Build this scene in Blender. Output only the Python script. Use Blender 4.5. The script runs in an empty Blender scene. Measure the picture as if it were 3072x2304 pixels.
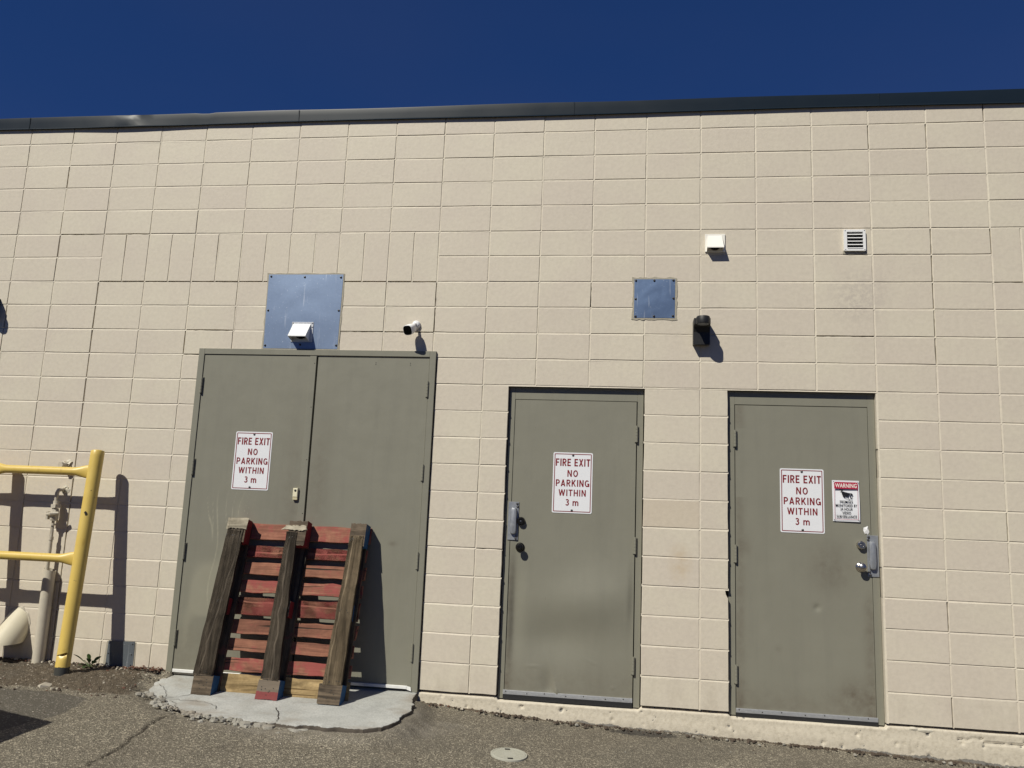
import bpy, math, random
import numpy as np
from mathutils import Vector, Matrix, Euler
random.seed(7)
RNG = np.random.default_rng(11)
S = bpy.context.scene
COL = S.collection

# ------------------------------------------------------------------ camera
CAMP = Vector((1.43549, -5.82581, 1.34686))
cd = bpy.data.cameras.new('camera'); cam = bpy.data.objects.new('camera', cd); COL.objects.link(cam)
cam.location = CAMP
cam.rotation_euler = (1.73316727, -0.0401749, 0.13101168)
cd.sensor_width = 36.0; cd.lens = 28.247; cd.clip_start = 0.05; cd.clip_end = 3000
S.camera = cam
# ------------------------------------------------------------------ light
SUN = Vector((-0.644, -1.0, 1.2)).normalized()
EL = math.asin(SUN.z); AZ = math.atan2(SUN.x, SUN.y)
W = bpy.data.worlds.new("World"); S.world = W; W.use_nodes = True
nt = W.node_tree; nt.nodes.clear()
sky = nt.nodes.new('ShaderNodeTexSky'); sky.sky_type = 'NISHITA'; sky.sun_disc = False
sky.sun_elevation = EL; sky.sun_rotation = AZ; sky.altitude = 1500; sky.air_density = 0.8; sky.dust_density = 0.0; sky.ozone_density = 5.0
gm = nt.nodes.new('ShaderNodeGamma'); gm.inputs[1].default_value = 0.5
mu = nt.nodes.new('ShaderNodeMix'); mu.data_type = 'RGBA'; mu.blend_type = 'MULTIPLY'; mu.inputs[0].default_value = 1.0
mu.inputs[7].default_value = (0.165, 0.415, 1.02, 1)
bg = nt.nodes.new('ShaderNodeBackground'); bg.inputs[1].default_value = 0.08
wo = nt.nodes.new('ShaderNodeOutputWorld')
tcw = nt.nodes.new('ShaderNodeTexCoord'); nzw = nt.nodes.new('ShaderNodeTexNoise'); nzw.inputs['Scale'].default_value = 1.6; nzw.inputs['Detail'].default_value = 5
mpw = nt.nodes.new('ShaderNodeMapping'); mpw.inputs['Scale'].default_value = (1, 1, 2.2); rpw = nt.nodes.new('ShaderNodeValToRGB')
rpw.color_ramp.elements[0].position = .40; rpw.color_ramp.elements[0].color = (.160, .412, 1.03, 1); rpw.color_ramp.elements[1].position = .72; rpw.color_ramp.elements[1].color = (.250, .455, 1.04, 1)
nt.links.new(tcw.outputs['Generated'], mpw.inputs[0]); nt.links.new(mpw.outputs[0], nzw.inputs['Vector']); nt.links.new(nzw.outputs[0], rpw.inputs[0]); nt.links.new(rpw.outputs[0], mu.inputs[7])
nt.links.new(sky.outputs[0], gm.inputs[0]); nt.links.new(gm.outputs[0], mu.inputs[6]); nt.links.new(mu.outputs[2], bg.inputs[0]); nt.links.new(bg.outputs[0], wo.inputs[0])
ld = bpy.data.lights.new('sun', 'SUN'); ld.energy = 4.2; ld.angle = math.radians(0.5); ld.color = (1.0, 0.955, 0.835)
lo = bpy.data.objects.new('sun', ld); COL.objects.link(lo); lo.rotation_euler = SUN.to_track_quat('Z', 'Y').to_euler(); lo.location = (-6, -10, 12)
S.view_settings.view_transform = 'Standard'; S.view_settings.look = 'None'; S.view_settings.gamma = 1.0
S.view_settings.exposure = 0.15; S.view_settings.use_curve_mapping = False
S.render.engine = 'CYCLES'

# ------------------------------------------------------------------ noise
def _h(ix, iy, s):
    n = (ix * 374761393 + iy * 668265263 + s * 974634777) & 0xFFFFFFFF
    n = ((n ^ (n >> 13)) * 1274126177) & 0xFFFFFFFF
    return ((n ^ (n >> 16)) & 0xFFFF) / 65535.0
def vn(x, y, s=0):
    x = np.asarray(x, float); y = np.asarray(y, float)
    ix = np.floor(x).astype(np.int64); iy = np.floor(y).astype(np.int64); fx = x - ix; fy = y - iy
    fx = fx * fx * (3 - 2 * fx); fy = fy * fy * (3 - 2 * fy)
    a = _h(ix, iy, s); b = _h(ix + 1, iy, s); c = _h(ix, iy + 1, s); d = _h(ix + 1, iy + 1, s)
    return (a * (1 - fx) + b * fx) * (1 - fy) + (c * (1 - fx) + d * fx) * fy
def fbm(x, y, s=0, o=4):
    t = 0; a = .5; n = 0
    for k in range(o):
        t = t + a * vn(x * 2 ** k, y * 2 ** k, s + k * 17); n += a; a *= .5
    return t / n * 2 - 1
def sst(a, b, x):
    t = np.clip((np.asarray(x, float) - a) / (b - a), 0, 1); return t * t * (3 - 2 * t)

# ------------------------------------------------------------------ material helpers
class NT:
    def __init__(s, name):
        s.m = bpy.data.materials.new(name); s.m.use_nodes = True; s.t = s.m.node_tree; s.t.nodes.clear()
        s.o = s.n('ShaderNodeOutputMaterial'); s.b = s.n('ShaderNodeBsdfPrincipled'); s.l(s.b.outputs[0], s.o.inputs[0])
    def n(s, k, **kw):
        q = s.t.nodes.new(k)
        for a, v in kw.items(): setattr(q, a, v)
        return q
    def l(s, a, b): s.t.links.new(a, b)
    def set(s, **kw):
        for k, v in kw.items():
            i = s.b.inputs[k.replace('_', ' ')]
            if hasattr(v, 'links'): s.l(v, i)
            else: i.default_value = v
    def pos(s): return s.n('ShaderNodeNewGeometry').outputs['Position']
    def objc(s, rnd=True):
        o = s.n('ShaderNodeTexCoord').outputs['Object']
        if not rnd: return o
        r = s.n('ShaderNodeObjectInfo').outputs['Random']; v = s.n('ShaderNodeVectorMath', operation='ADD')
        m = s.n('ShaderNodeMath', operation='MULTIPLY'); m.inputs[1].default_value = 57.0; s.l(r, m.inputs[0])
        s.l(o, v.inputs[0]); s.l(m.outputs[0], v.inputs[1]); return v.outputs[0]
    def mapv(s, v, sc):
        m = s.n('ShaderNodeMapping'); m.inputs['Scale'].default_value = sc; s.l(v, m.inputs[0]); return m.outputs[0]
    def noise(s, v, sc, det=4, rough=.55, dist=0.0, col=False):
        q = s.n('ShaderNodeTexNoise'); q.inputs['Scale'].default_value = sc; q.inputs['Detail'].default_value = det
        q.inputs['Roughness'].default_value = rough; q.inputs['Distortion'].default_value = dist
        s.l(v, q.inputs['Vector']); return q.outputs[1 if col else 0]
    def vor(s, v, sc, out='Distance', feat='F1'):
        q = s.n('ShaderNodeTexVoronoi', feature=feat); q.inputs['Scale'].default_value = sc; s.l(v, q.inputs['Vector']); return q.outputs[out]
    def ramp(s, f, pts):
        q = s.n('ShaderNodeValToRGB'); e = q.color_ramp.elements
        while len(e) < len(pts): e.new(.5)
        for i, (p, c) in enumerate(pts):
            e[i].position = p; e[i].color = (c, c, c, 1) if not isinstance(c, tuple) else (*c, 1)
        s.l(f, q.inputs[0]); return q.outputs[0]
    def mix(s, f, a, b, mode='MIX'):
        q = s.n('ShaderNodeMix', data_type='RGBA', blend_type=mode)
        for i, v in ((0, f), (6, a), (7, b)):
            if hasattr(v, 'links'): s.l(v, q.inputs[i])
            elif i == 0: q.inputs[0].default_value = v
            else: q.inputs[i].default_value = (*v, 1)
        return q.outputs[2]
    def math(s, op, a, b=0.0, clamp=False):
        q = s.n('ShaderNodeMath', operation=op, use_clamp=clamp)
        for i, v in ((0, a), (1, b)):
            if hasattr(v, 'links'): s.l(v, q.inputs[i])
            else: q.inputs[i].default_value = v
        return q.outputs[0]
    def attr(s, n): return s.n('ShaderNodeAttribute', attribute_name=n).outputs['Fac']
    def bump(s, h, st, dist, prev=None):
        q = s.n('ShaderNodeBump'); q.inputs['Strength'].default_value = st; q.inputs['Distance'].default_value = dist
        s.l(h, q.inputs['Height'])
        if prev is not None: s.l(prev, q.inputs['Normal'])
        return q.outputs[0]
M = {}
def simple(name, col, rough=.5, metal=0.0, nz=0.0, nsc=30, bump=0.0, bsc=200, coat=0):
    k = NT(name); p = k.pos()
    c = (col[0], col[1], col[2])
    if nz:
        f = k.noise(p, nsc, 5)
        k.set(Base_Color=k.mix(f, tuple(v * (1 - nz) for v in c), tuple(min(1, v * (1 + nz)) for v in c)))
        k.set(Roughness=k.ramp(k.noise(p, nsc * 1.7, 3), [(.3, max(.05, rough - .08)), (.7, min(1, rough + .1))]))
    else: k.set(Base_Color=(*c, 1), Roughness=rough)
    k.set(Metallic=metal)
    if bump: k.set(Normal=k.bump(k.noise(p, bsc, 3), bump, .002))
    M[name] = k.m; return k
# painted block
def paint_block(name, rough_face=1.0):
    k = NT(name); p = k.pos()
    t = k.attr('tint')
    a = k.mix(t, (.606, .552, .446), (.582, .520, .430))
    big = k.ramp(k.noise(p, 2.3, 3, .6), [(.42, 0.0), (.62, 1.0)])
    a = k.mix(k.math('MULTIPLY', big, .55), a, (.565, .500, .420))
    fine = k.ramp(k.noise(p, 34, 4, .6), [(.35, (.95, .95, .95)), (.6, (1.02, 1.02, 1.02))])
    a = k.mix(1.0, a, fine, 'MULTIPLY')
    # grime specks
    sp = k.ramp(k.noise(p, 260, 2, .5), [(.20, .55), (.31, 1.0)])
    a = k.mix(k.ramp(k.noise(p, 5, 2), [(.5, 0.0), (.7, 1.0)]), a, k.mix(1.0, a, sp, 'MULTIPLY'))
    # grime near the ground
    z = k.n('ShaderNodeSeparateXYZ'); k.l(p, z.inputs[0])
    g = k.math('MULTIPLY', k.ramp(z.outputs[2], [(0.0, 1.0), (.55, 0.0)]), k.ramp(k.noise(k.mapv(p, (6, 6, 3)), 1.5, 5, .65), [(.45, 0.0), (.7, 1.0)]))
    a = k.mix(k.math('MULTIPLY', g, .45), a, (.36, .31, .24))
    dv = k.n('ShaderNodeVectorMath', operation='DISTANCE'); k.l(p, dv.inputs[0]); dv.inputs[1].default_value = (3.10, 0, 2.98)
    fl = k.math('MULTIPLY', k.ramp(dv.outputs[1 if len(dv.outputs) > 1 else 0], [(.06, 1.0), (.26, 0.0)]), k.ramp(k.noise(p, 26, 5, .7), [(.42, 0.0), (.56, 1.0)]))
    a = k.mix(k.math('MULTIPLY', fl, .8), a, (.47, .42, .36))
    st = k.attr('stain'); dv2 = k.n('ShaderNodeVectorMath', operation='DISTANCE'); k.l(k.mapv(p, (1, 1, .6)), dv2.inputs[0]); dv2.inputs[1].default_value = (1.86, 0, .6 * 1.07)
    a = k.mix(k.math('MULTIPLY', k.ramp(dv2.outputs[1], [(.02, .7), (.10, 0.0)]), k.ramp(k.noise(p, 20, 4), [(.35, .2), (.65, 1.0)])), a, (.50, .40, .27))
    a = k.mix(st, a, (.46, .36, .22))
    k.set(Base_Color=a, Roughness=.62)
    h = k.math('ADD', k.math('MULTIPLY', k.noise(p, 55, 4, .6), 1.2), k.math('MULTIPLY', k.noise(p, 170, 3, .6), .8))
    n = k.bump(h, .24 * rough_face, .003)
    h2 = k.noise(p, 11, 3, .6); n = k.bump(h2, .10, .008, n)
    k.set(Normal=n); M[name] = k.m
paint_block('block_paint'); paint_block('mortar_paint', .8)
# plinth paint with peeling
k = NT('plinth_paint'); p = k.pos(); peel = k.attr('peel')
a = k.mix(k.noise(p, 6, 4), (.606, .550, .442), (.55, .495, .395))
a = k.mix(1.0, a, k.ramp(k.noise(p, 40, 5, .65), [(.3, (.80, .79, .77)), (.55, (1.0, 1.0, 1.0))]), 'MULTIPLY')
gr = k.mix(k.noise(p, 60, 5, .7), (.10, .095, .085), (.32, .30, .265))
pm = k.ramp(k.math('ADD', peel, k.math('MULTIPLY', k.math('SUBTRACT', k.noise(p, 45, 5, .7), .5), .8)), [(.48, 0.0), (.52, 1.0)])
k.set(Base_Color=k.mix(pm, a, gr), Roughness=.7, Normal=k.bump(k.math('ADD', k.noise(p, 60, 5, .65), k.math('MULTIPLY', pm, -.6)), .45, .004)); M['plinth_paint'] = k.m
simple('core', (.22, .2, .17), .8)
# door paint
k = NT('door_paint'); p = k.pos(); d = k.attr('dirt'); s2 = k.attr('streak')
a = k.mix(k.noise(p, 3, 4), (.205, .199, .158), (.232, .225, .179))
a = k.mix(k.math('MULTIPLY', k.ramp(k.noise(k.mapv(p, (14, 14, 1.2)), 1.0, 4, .6), [(.5, 0.0), (.75, 1.0)]), .25), a, (.17, .165, .135))
a = k.mix(k.math('MULTIPLY', d, k.ramp(k.noise(p, 18, 5, .65), [(.3, .25), (.65, 1.0)])), a, (.095, .072, .050))
a = k.mix(k.ramp(k.noise(k.mapv(p, (60, 60, 8)), 1.0, 5, .7), [(.70, 0.0), (.74, .35)]), a, (.12, .10, .075))
a = k.mix(k.ramp(k.noise(p, 150, 2, .5), [(.76, 0.0), (.78, .6)]), a, (.09, .07, .05))
a = k.mix(s2, a, (.335, .32, .245))
k.set(Base_Color=a, Roughness=k.ramp(k.noise(p, 9, 4), [(.3, .38), (.7, .52)]), Specular_IOR_Level=.4)
k.set(Normal=k.bump(k.noise(p, 5, 3), .10, .02, k.bump(k.noise(p, 220, 3), .12, .001))); M['door_paint'] = k.m
# asphalt
k = NT('asphalt'); p = k.pos(); soil = k.attr('soil'); patch = k.attr('patch'); dust = k.attr('dust'); tar = k.attr('tar')
v1 = k.vor(p, 130, 'Color'); v2 = k.vor(p, 230, 'Color')
sx = k.n('ShaderNodeSeparateColor'); k.l(v1, sx.inputs[0]); sy = k.n('ShaderNodeSeparateColor'); k.l(v2, sy.inputs[0])
base = k.mix(k.noise(p, 3.5, 5, .6), (.180, .160, .122), (.262, .236, .184))
base = k.mix(k.ramp(sy.outputs[0], [(0.0, 0.0), (1.0, .8)]), base, (.085, .076, .058))
base = k.mix(k.ramp(sx.outputs[0], [(.83, 0.0), (.87, .85)]), base, (.48, .43, .33))
base = k.mix(k.ramp(sy.outputs[1], [(.86, 0.0), (.90, .8)]), base, (.36, .31, .24))
base = k.mix(k.ramp(sx.outputs[1], [(.90, 0.0), (.93, .6)]), base, (.07, .06, .048))
base = k.mix(k.ramp(k.noise(p, 1.1, 4, .6), [(.45, 0.0), (.65, .35)]), base, (.13, .11, .085))
pa = k.mix(k.ramp(sx.outputs[0], [(.90, 0.0), (.93, .7)]), k.mix(k.noise(p, 60, 4), (.085, .078, .066), (.14, .125, .10)), (.32, .29, .25))
base = k.mix(patch, base, pa)
so = k.mix(k.noise(p, 30, 6, .7), (.045, .036, .026), (.175, .14, .10))
so = k.mix(k.ramp(sx.outputs[2], [(.93, 0.0), (.95, .7)]), so, (.33, .29, .23))
base = k.mix(k.ramp(k.math('ADD', soil, k.math('MULTIPLY', k.math('SUBTRACT', k.noise(p, 12, 5, .7), .5), .7)), [(.42, 0.0), (.58, 1.0)]), base, so)
base = k.mix(k.math('MULTIPLY', dust, k.ramp(k.noise(p, 14, 5, .7), [(.35, .1), (.65, .8)])), base, (.34, .31, .26))
base = k.mix(k.ramp(k.math('MULTIPLY', tar, k.math('ADD', k.noise(p, 16, 5, .7), .3)), [(.42, 0.0), (.55, .85)]), base, (.05, .046, .042))
base = k.mix(k.attr('far'), base, k.mix(k.noise(p, 40, 4), (.028, .026, .022), (.055, .05, .042)))
ck = k.attr('crack'); base = k.mix(ck, base, (.035, .028, .022))
base = k.mix(k.math('MULTIPLY', k.ramp(k.noise(p, .8, 5, .65), [(.52, 0.0), (.60, 1.0)]), .35), base, (.10, .09, .075))
k.set(Base_Color=base, Roughness=.92, Specular_IOR_Level=.25)
h = k.math('ADD', k.math('MULTIPLY', k.vor(p, 130), 1.0), k.math('MULTIPLY', k.noise(p, 260, 3), .7))
k.set(Normal=k.bump(h, .9, .007, k.bump(k.noise(p, 20, 5, .65), .5, .012))); M['asphalt'] = k.m
# concrete
def concrete(name, c0, c1, bs=1.0):
    k = NT(name); p = k.pos()
    a = k.mix(k.ramp(k.noise(p, 5, 6, .65), [(.3, 0.0), (.7, 1.0)]), c0, c1)
    a = k.mix(k.ramp(k.noise(p, 2.1, 4, .6), [(.5, 0.0), (.72, .6)]), a, (.27, .245, .20))
    a = k.mix(1.0, a, k.ramp(k.noise(p, 90, 3, .6), [(.3, (.78, .78, .78)), (.6, (1.04, 1.04, 1.04))]), 'MULTIPLY')
    a = k.mix(k.math('MULTIPLY', k.ramp(k.noise(k.mapv(p, (1.2, 2.4, 1)), 1.7, 5, .62), [(.52, 0.0), (.66, 1.0)]), .6), a, (.25, .21, .165))
    a = k.mix(k.ramp(k.noise(p, 120, 2, .5), [(.70, 0.0), (.76, .6)]), a, (.16, .14, .12))
    a = k.mix(k.ramp(k.math('ADD', k.attr('dirt'), k.math('MULTIPLY', k.math('SUBTRACT', k.noise(p, 40, 5, .7), .5), .9)), [(.45, 0.0), (.6, 1.0)]), a, (.085, .07, .055))
    k.set(Base_Color=a, Roughness=.85, Normal=k.bump(k.noise(k.mapv(p, (1, 3, 1)), 70, 5, .65), .5 * bs, .005)); M[name] = k.m
concrete('concrete', (.36, .365, .345), (.50, .505, .48)); concrete('rubble', (.24, .225, .19), (.38, .365, .32))
# galvanised
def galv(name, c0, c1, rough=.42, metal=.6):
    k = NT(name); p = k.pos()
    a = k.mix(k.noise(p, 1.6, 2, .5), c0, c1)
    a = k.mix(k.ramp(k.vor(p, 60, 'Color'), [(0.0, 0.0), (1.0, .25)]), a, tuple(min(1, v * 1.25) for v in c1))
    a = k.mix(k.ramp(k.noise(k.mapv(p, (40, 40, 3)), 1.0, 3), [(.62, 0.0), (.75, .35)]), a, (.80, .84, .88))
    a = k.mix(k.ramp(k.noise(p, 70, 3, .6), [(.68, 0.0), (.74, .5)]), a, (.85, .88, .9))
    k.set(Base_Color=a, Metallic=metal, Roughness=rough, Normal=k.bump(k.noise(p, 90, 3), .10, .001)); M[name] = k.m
galv('galvanised', (.20, .265, .385), (.225, .29, .41)); galv('galvanised_blue', (.125, .185, .31), (.145, .21, .335), .46)  # blue of the reflected sky is put into these two base colours
galv('galvanised_dull', (.14, .165, .19), (.20, .225, .25), .45)
# flashing
k = NT('flashing_metal'); p = k.pos()
k.set(Base_Color=k.mix(k.noise(k.mapv(p, (2, 2, 9)), 1.0, 5, .6), (.007, .014, .023), (.012, .020, .030)), Metallic=.0, Roughness=k.ramp(k.noise(p, 3, 4), [(.3, .34), (.7, .40)]),
      Normal=k.bump(k.noise(k.mapv(p, (1.5, 1.5, 3)), 1.0, 2), .05, .02)); k.set(Specular_IOR_Level=.22); M['flashing_metal'] = k.m
simple('caulk', (.36, .33, .26), .8, 0, .25, 60, .5, 90)
simple('white_paint', (.82, .80, .74), .4, 0, .06, 20)
simple('white_plastic', (.80, .80, .80), .3)
simple('galv_bright', (.86, .87, .86), .35, .15, .06, 25)
simple('cream_plastic', (.74, .69, .50), .35); simple('cream_dark', (.56, .50, .32), .4)
simple('black_plastic', (.013, .013, .014), .5, 0, .1, 60, .1, 300)
simple('black_gloss', (.004, .004, .004), .12)
simple('dark_bronze', (.02, .019, .018), .3, .6)
simple('rubber', (.012, .012, .013), .6, 0, .4, 60)
simple('aluminium', (.62, .63, .64), .38, .7, .12, 40)
simple('strip_white', (.78, .78, .76), .42, .2, .12, 30)
simple('guard_metal', (.33, .345, .37), .42, .5, .08, 30)
simple('satin_nickel', (.50, .47, .43), .22, .95, .1, 50)
simple('screw_metal', (.16, .155, .15), .35, .8)
simple('screw_dark', (.035, .033, .03), .4, .4)
simple('sign_white', (.76, .77, .80), .35, 0, .03, 30)
simple('sign_red', (.20, .004, .010), .55); simple('sign_crimson', (.42, .012, .05), .45); simple('sign_black', (.01, .01, .011), .45)
simple('pipe_paint', (.52, .475, .39), .5, 0, .12, 30, .3, 80)
simple('pipe_paint_dark', (.46, .42, .34), .5, 0, .25, 60, .6, 120)
simple('scupper_paint', (.60, .555, .43), .38, 0, .06, 12, .1, 60)
simple('foam', (.60, .56, .46), .8, 0, .15, 80, .9, 90)
simple('cover_plastic', (.40, .395, .335), .55, 0, .12, 60, .2, 150)
simple('dark_hole', (.015, .013, .011), .9)
simple('duct_brown', (.10, .075, .06), .6)
simple('leaf_green', (.045, .085, .022), .5, 0, .3, 40); simple('stem_green', (.10, .15, .05), .6)
simple('crack_dirt', (.05, .043, .035), .95)
simple('debris', (.075, .055, .04), .9, 0, .5, 90); simple('dead_leaf', (.12, .05, .03), .7, 0, .4, 60)
simple('stone_pale', (.42, .38, .31), .85, 0, .3, 60, .6, 90)
simple('dumpster_paint', (.02, .05, .035), .5, 0, .3, 8); simple('dumpster_lid', (.012, .012, .013), .5)
simple('roof_gravel', (.2, .19, .17), .9, 0, .3, 60)
# yellow paint
k = NT('yellow_paint'); p = k.pos()
a = k.mix(k.noise(p, 8, 5), (.60, .42, .085), (.70, .52, .15))
a = k.mix(k.ramp(k.noise(k.mapv(p, (30, 30, 10)), 1.0, 5, .6), [(.58, 0.0), (.72, .5)]), a, (.42, .27, .06))
a = k.mix(k.ramp(k.noise(p, 38, 4, .6), [(.70, 0.0), (.72, 1.0)]), a, (.12, .07, .035))
wr = k.attr('wear'); a = k.mix(k.ramp(k.math('ADD', wr, k.math('MULTIPLY', k.math('SUBTRACT', k.noise(p, 50, 4), .5), .5)), [(.47, 0.0), (.53, 1.0)]), a, (.05, .05, .045))
k.set(Base_Color=a, Roughness=.38, Normal=k.bump(k.noise(p, 40, 4), .25, .002)); M['yellow_paint'] = k.m
# wood (grain along local Z or X)
def wood(name, axis, c0, c1, paint=None, cov=.6, dark=(.03, .024, .018), spots=None):
    k = NT(name); o = k.objc()
    sc = (60, 60, 1.5) if axis == 'z' else (1.5, 60, 60)
    sc2 = (9, 9, 1.1) if axis == 'z' else (1.1, 9, 9)
    g = k.noise(k.mapv(o, sc), 1.0, 6, .72, .12); b = k.noise(k.mapv(o, sc2), 1.6, 4, .6, 1.2)
    a = k.mix(k.ramp(g, [(.3, 0.0), (.68, 1.0)]), c0, c1)
    a = k.mix(k.ramp(b, [(.36, .8), (.60, 0.0)]), a, tuple(v * .42 for v in c0))
    a = k.mix(k.ramp(g, [(.62, 0.0), (.78, .35)]), a, tuple(min(1, v * 1.25) for v in c1))
    a = k.mix(1.0, a, k.ramp(k.noise(o, 16, 5, .7), [(.3, (.68, .66, .62)), (.65, (1.08, 1.06, 1.02))]), 'MULTIPLY')
    if paint:
        m = k.ramp(k.math('ADD', k.noise(o, 9, 5, .65), k.math('MULTIPLY', g, .35)), [(cov, 1.0), (cov + .12, .25)])
        pc = k.mix(k.noise(o, 22, 4), paint, tuple(v * .72 for v in paint))
        a = k.mix(m, a, pc)
    ck = k.ramp(k.noise(k.mapv(o, tuple(v * 1.0 for v in sc)), .55, 3, .5, .3), [(.30, 1.0), (.335, 0.0)])
    a = k.mix(ck, a, dark)
    if spots:
        a = k.mix(k.ramp(k.noise(o, 7, 4, .6), [(.60, 0.0), (.66, .75)]), a, spots)
    k.set(Base_Color=a, Roughness=.8, Specular_IOR_Level=.25)
    h = k.math('SUBTRACT', g, k.math('MULTIPLY', ck, .9)); k.set(Normal=k.bump(h, .8, .005)); M[name] = k.m
wood('wood_grey_z', 'z', (.060, .048, .036), (.170, .140, .108)); wood('wood_tan_z', 'z', (.14, .108, .070), (.33, .26, .175))
wood('wood_dark_z', 'z', (.07, .053, .038), (.175, .14, .10), spots=(.17, .07, .055))
wood('wood_block', 'x', (.075, .058, .042), (.20, .155, .112)); wood('wood_block_red', 'x', (.10, .075, .055), (.22, .16, .12), (.30, .035, .04), .62)
wood('wood_red_x', 'x', (.26, .13, .085), (.40, .20, .13), (.32, .085, .072), .60); wood('wood_red2_x', 'x', (.22, .12, .075), (.40, .19, .12), (.30, .095, .075), .50)
wood('wood_yellow_x', 'x', (.32, .22, .10), (.52, .39, .21), dark=(.14, .09, .04)); wood('wood_blue', 'x', (.1, .09, .08), (.2, .18, .15), (.025, .10, .24), .72)
wood('wood_sidered', 'x', (.10, .05, .04), (.2, .1, .07), (.24, .025, .03), .74); wood('wood_pale', 'x', (.38, .34, .26), (.60, .55, .44))

# ------------------------------------------------------------------ mesh helpers
def meta(o, label=None, cat=None, group=None, kind=None):
    if label: o['label'] = label
    if cat: o['category'] = cat
    if group: o['group'] = group
    if kind: o['kind'] = kind
    return o
def empty(name, loc, label=None, cat=None, group=None, parent=None, rot=None):
    o = bpy.data.objects.new(name, None); COL.objects.link(o); o.empty_display_size = .1
    o.location = loc
    if rot: o.rotation_euler = rot
    if parent: o.parent = parent
    return meta(o, label, cat, group)
class MB:
    def __init__(s): s.v = []; s.f = []; s.mi = []; s.mats = []; s.cur = 0
    def mat(s, name):
        if name not in s.mats: s.mats.append(name)
        s.cur = s.mats.index(name); return s
    def add(s, vs, fs):
        b = len(s.v); s.v += [tuple(map(float, q)) for q in vs]
        for f in fs: s.f.append(tuple(b + i for i in f)); s.mi.append(s.cur)
        return s
    def box(s, x0, x1, y0, y1, z0, z1, jit=0):
        vs = [(x, y, z) for z in (z0, z1) for y in (y0, y1) for x in (x0, x1)]
        if jit: vs = [tuple(c + random.uniform(-jit, jit) for c in q) for q in vs]
        return s.add(vs, [(0, 2, 3, 1), (4, 5, 7, 6), (0, 1, 5, 4), (2, 6, 7, 3), (0, 4, 6, 2), (1, 3, 7, 5)])
    def bbox(s, x0, x1, y0, y1, z0, z1, c=.003):   # chamfered on the front (y0) side
        vs = [(x0 + c, y0, z0 + c), (x1 - c, y0, z0 + c), (x1 - c, y0, z1 - c), (x0 + c, y0, z1 - c),
              (x0, y0 + c, z0), (x1, y0 + c, z0), (x1, y0 + c, z1), (x0, y0 + c, z1), (x0, y1, z0), (x1, y1, z0), (x1, y1, z1), (x0, y1, z1)]
        fs = [(0, 1, 2, 3)]
        for r in (0, 4):
            for i in range(4): j = (i + 1) % 4; fs.append((r + i, r + 4 + i, r + 4 + j, r + j))
        fs.append((11, 10, 9, 8)); return s.add(vs, fs)
    def prism(s, prof, x0, x1):   # profile in (y,z) extruded along x
        n = len(prof); vs = [(x0, y, z) for y, z in prof] + [(x1, y, z) for y, z in prof]
        fs = [tuple(range(n))[::-1], tuple(range(n, 2 * n))] + [(i, (i + 1) % n, n + (i + 1) % n, n + i) for i in range(n)]
        return s.add(vs, fs)
    def tube(s, pts, r, n=16, caps=True, squash=None):
        pts = [Vector(q) for q in pts]; m = len(pts)
        rs = r if hasattr(r, '__len__') else [r] * m
        up = Vector((0, 0, 1)); vs = []
        for i, q in enumerate(pts):
            t = (pts[min(i + 1, m - 1)] - pts[max(i - 1, 0)]).normalized()
            a = up.cross(t)
            if a.length < .01: a = Vector((1, 0, 0))
            a.normalize(); b = t.cross(a)
            sa, sb = (1, 1) if squash is None else squash[i]
            for k_ in range(n):
                an = 2 * math.pi * k_ / n; vs.append(q + a * math.cos(an) * rs[i] * sa + b * math.sin(an) * rs[i] * sb)
        fs = []
        for i in range(m - 1):
            for k_ in range(n):
                j = (k_ + 1) % n; fs.append((i * n + k_, i * n + j, (i + 1) * n + j, (i + 1) * n + k_))
        if caps: fs += [tuple(range(n))[::-1], tuple(range((m - 1) * n, m * n))]
        return s.add(vs, fs)
    def lathe(s, c, prof, n=20, axis=(0, -1, 0)):  # prof: (r, h) along axis from c
        ax = Vector(axis).normalized(); c = Vector(c)
        a = ax.orthogonal().normalized(); b = ax.cross(a); vs = []
        for r, h in prof:
            for k_ in range(n):
                an = 2 * math.pi * k_ / n; vs.append(c + ax * h + (a * math.cos(an) + b * math.sin(an)) * r)
        fs = []
        for i in range(len(prof) - 1):
            for k_ in range(n):
                j = (k_ + 1) % n; fs.append((i * n + k_, i * n + j, (i + 1) * n + j, (i + 1) * n + k_))
        if prof[-1][0] > 1e-5: fs.append(tuple(range((len(prof) - 1) * n, len(prof) * n)))
        return s.add(vs, fs)
    def build(s, name, mat=None, parent=None, smooth=False, loc=None, attrs=None):
        me = bpy.data.meshes.new(name)
        vs = s.v
        if loc is not None: vs = [(a - loc[0], b - loc[1], c - loc[2]) for a, b, c in vs]
        me.from_pydata(vs, [], s.f)
        for mn in ([mat] if mat else s.mats): me.materials.append(M[mn])
        if not mat and len(s.mats) > 1: me.polygons.foreach_set('material_index', s.mi)
        if smooth is True: me.polygons.foreach_set('use_smooth', [True] * len(me.polygons))
        if attrs:
            for an, av in attrs.items():
                at = me.attributes.new(an, 'FLOAT', 'POINT'); at.data.foreach_set('value', np.asarray(av, np.float32).ravel() if hasattr(av, '__len__') else np.full(len(me.vertices), av, np.float32))
        me.update(); me.validate()
        if isinstance(smooth, float): me.polygons.foreach_set('use_smooth', [True] * len(me.polygons)); me.set_sharp_from_angle(angle=smooth)
        o = bpy.data.objects.new(name, me); COL.objects.link(o)
        if loc is not None: o.location = loc
        if parent: o.parent = parent
        return o
SM = math.radians(35)
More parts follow.
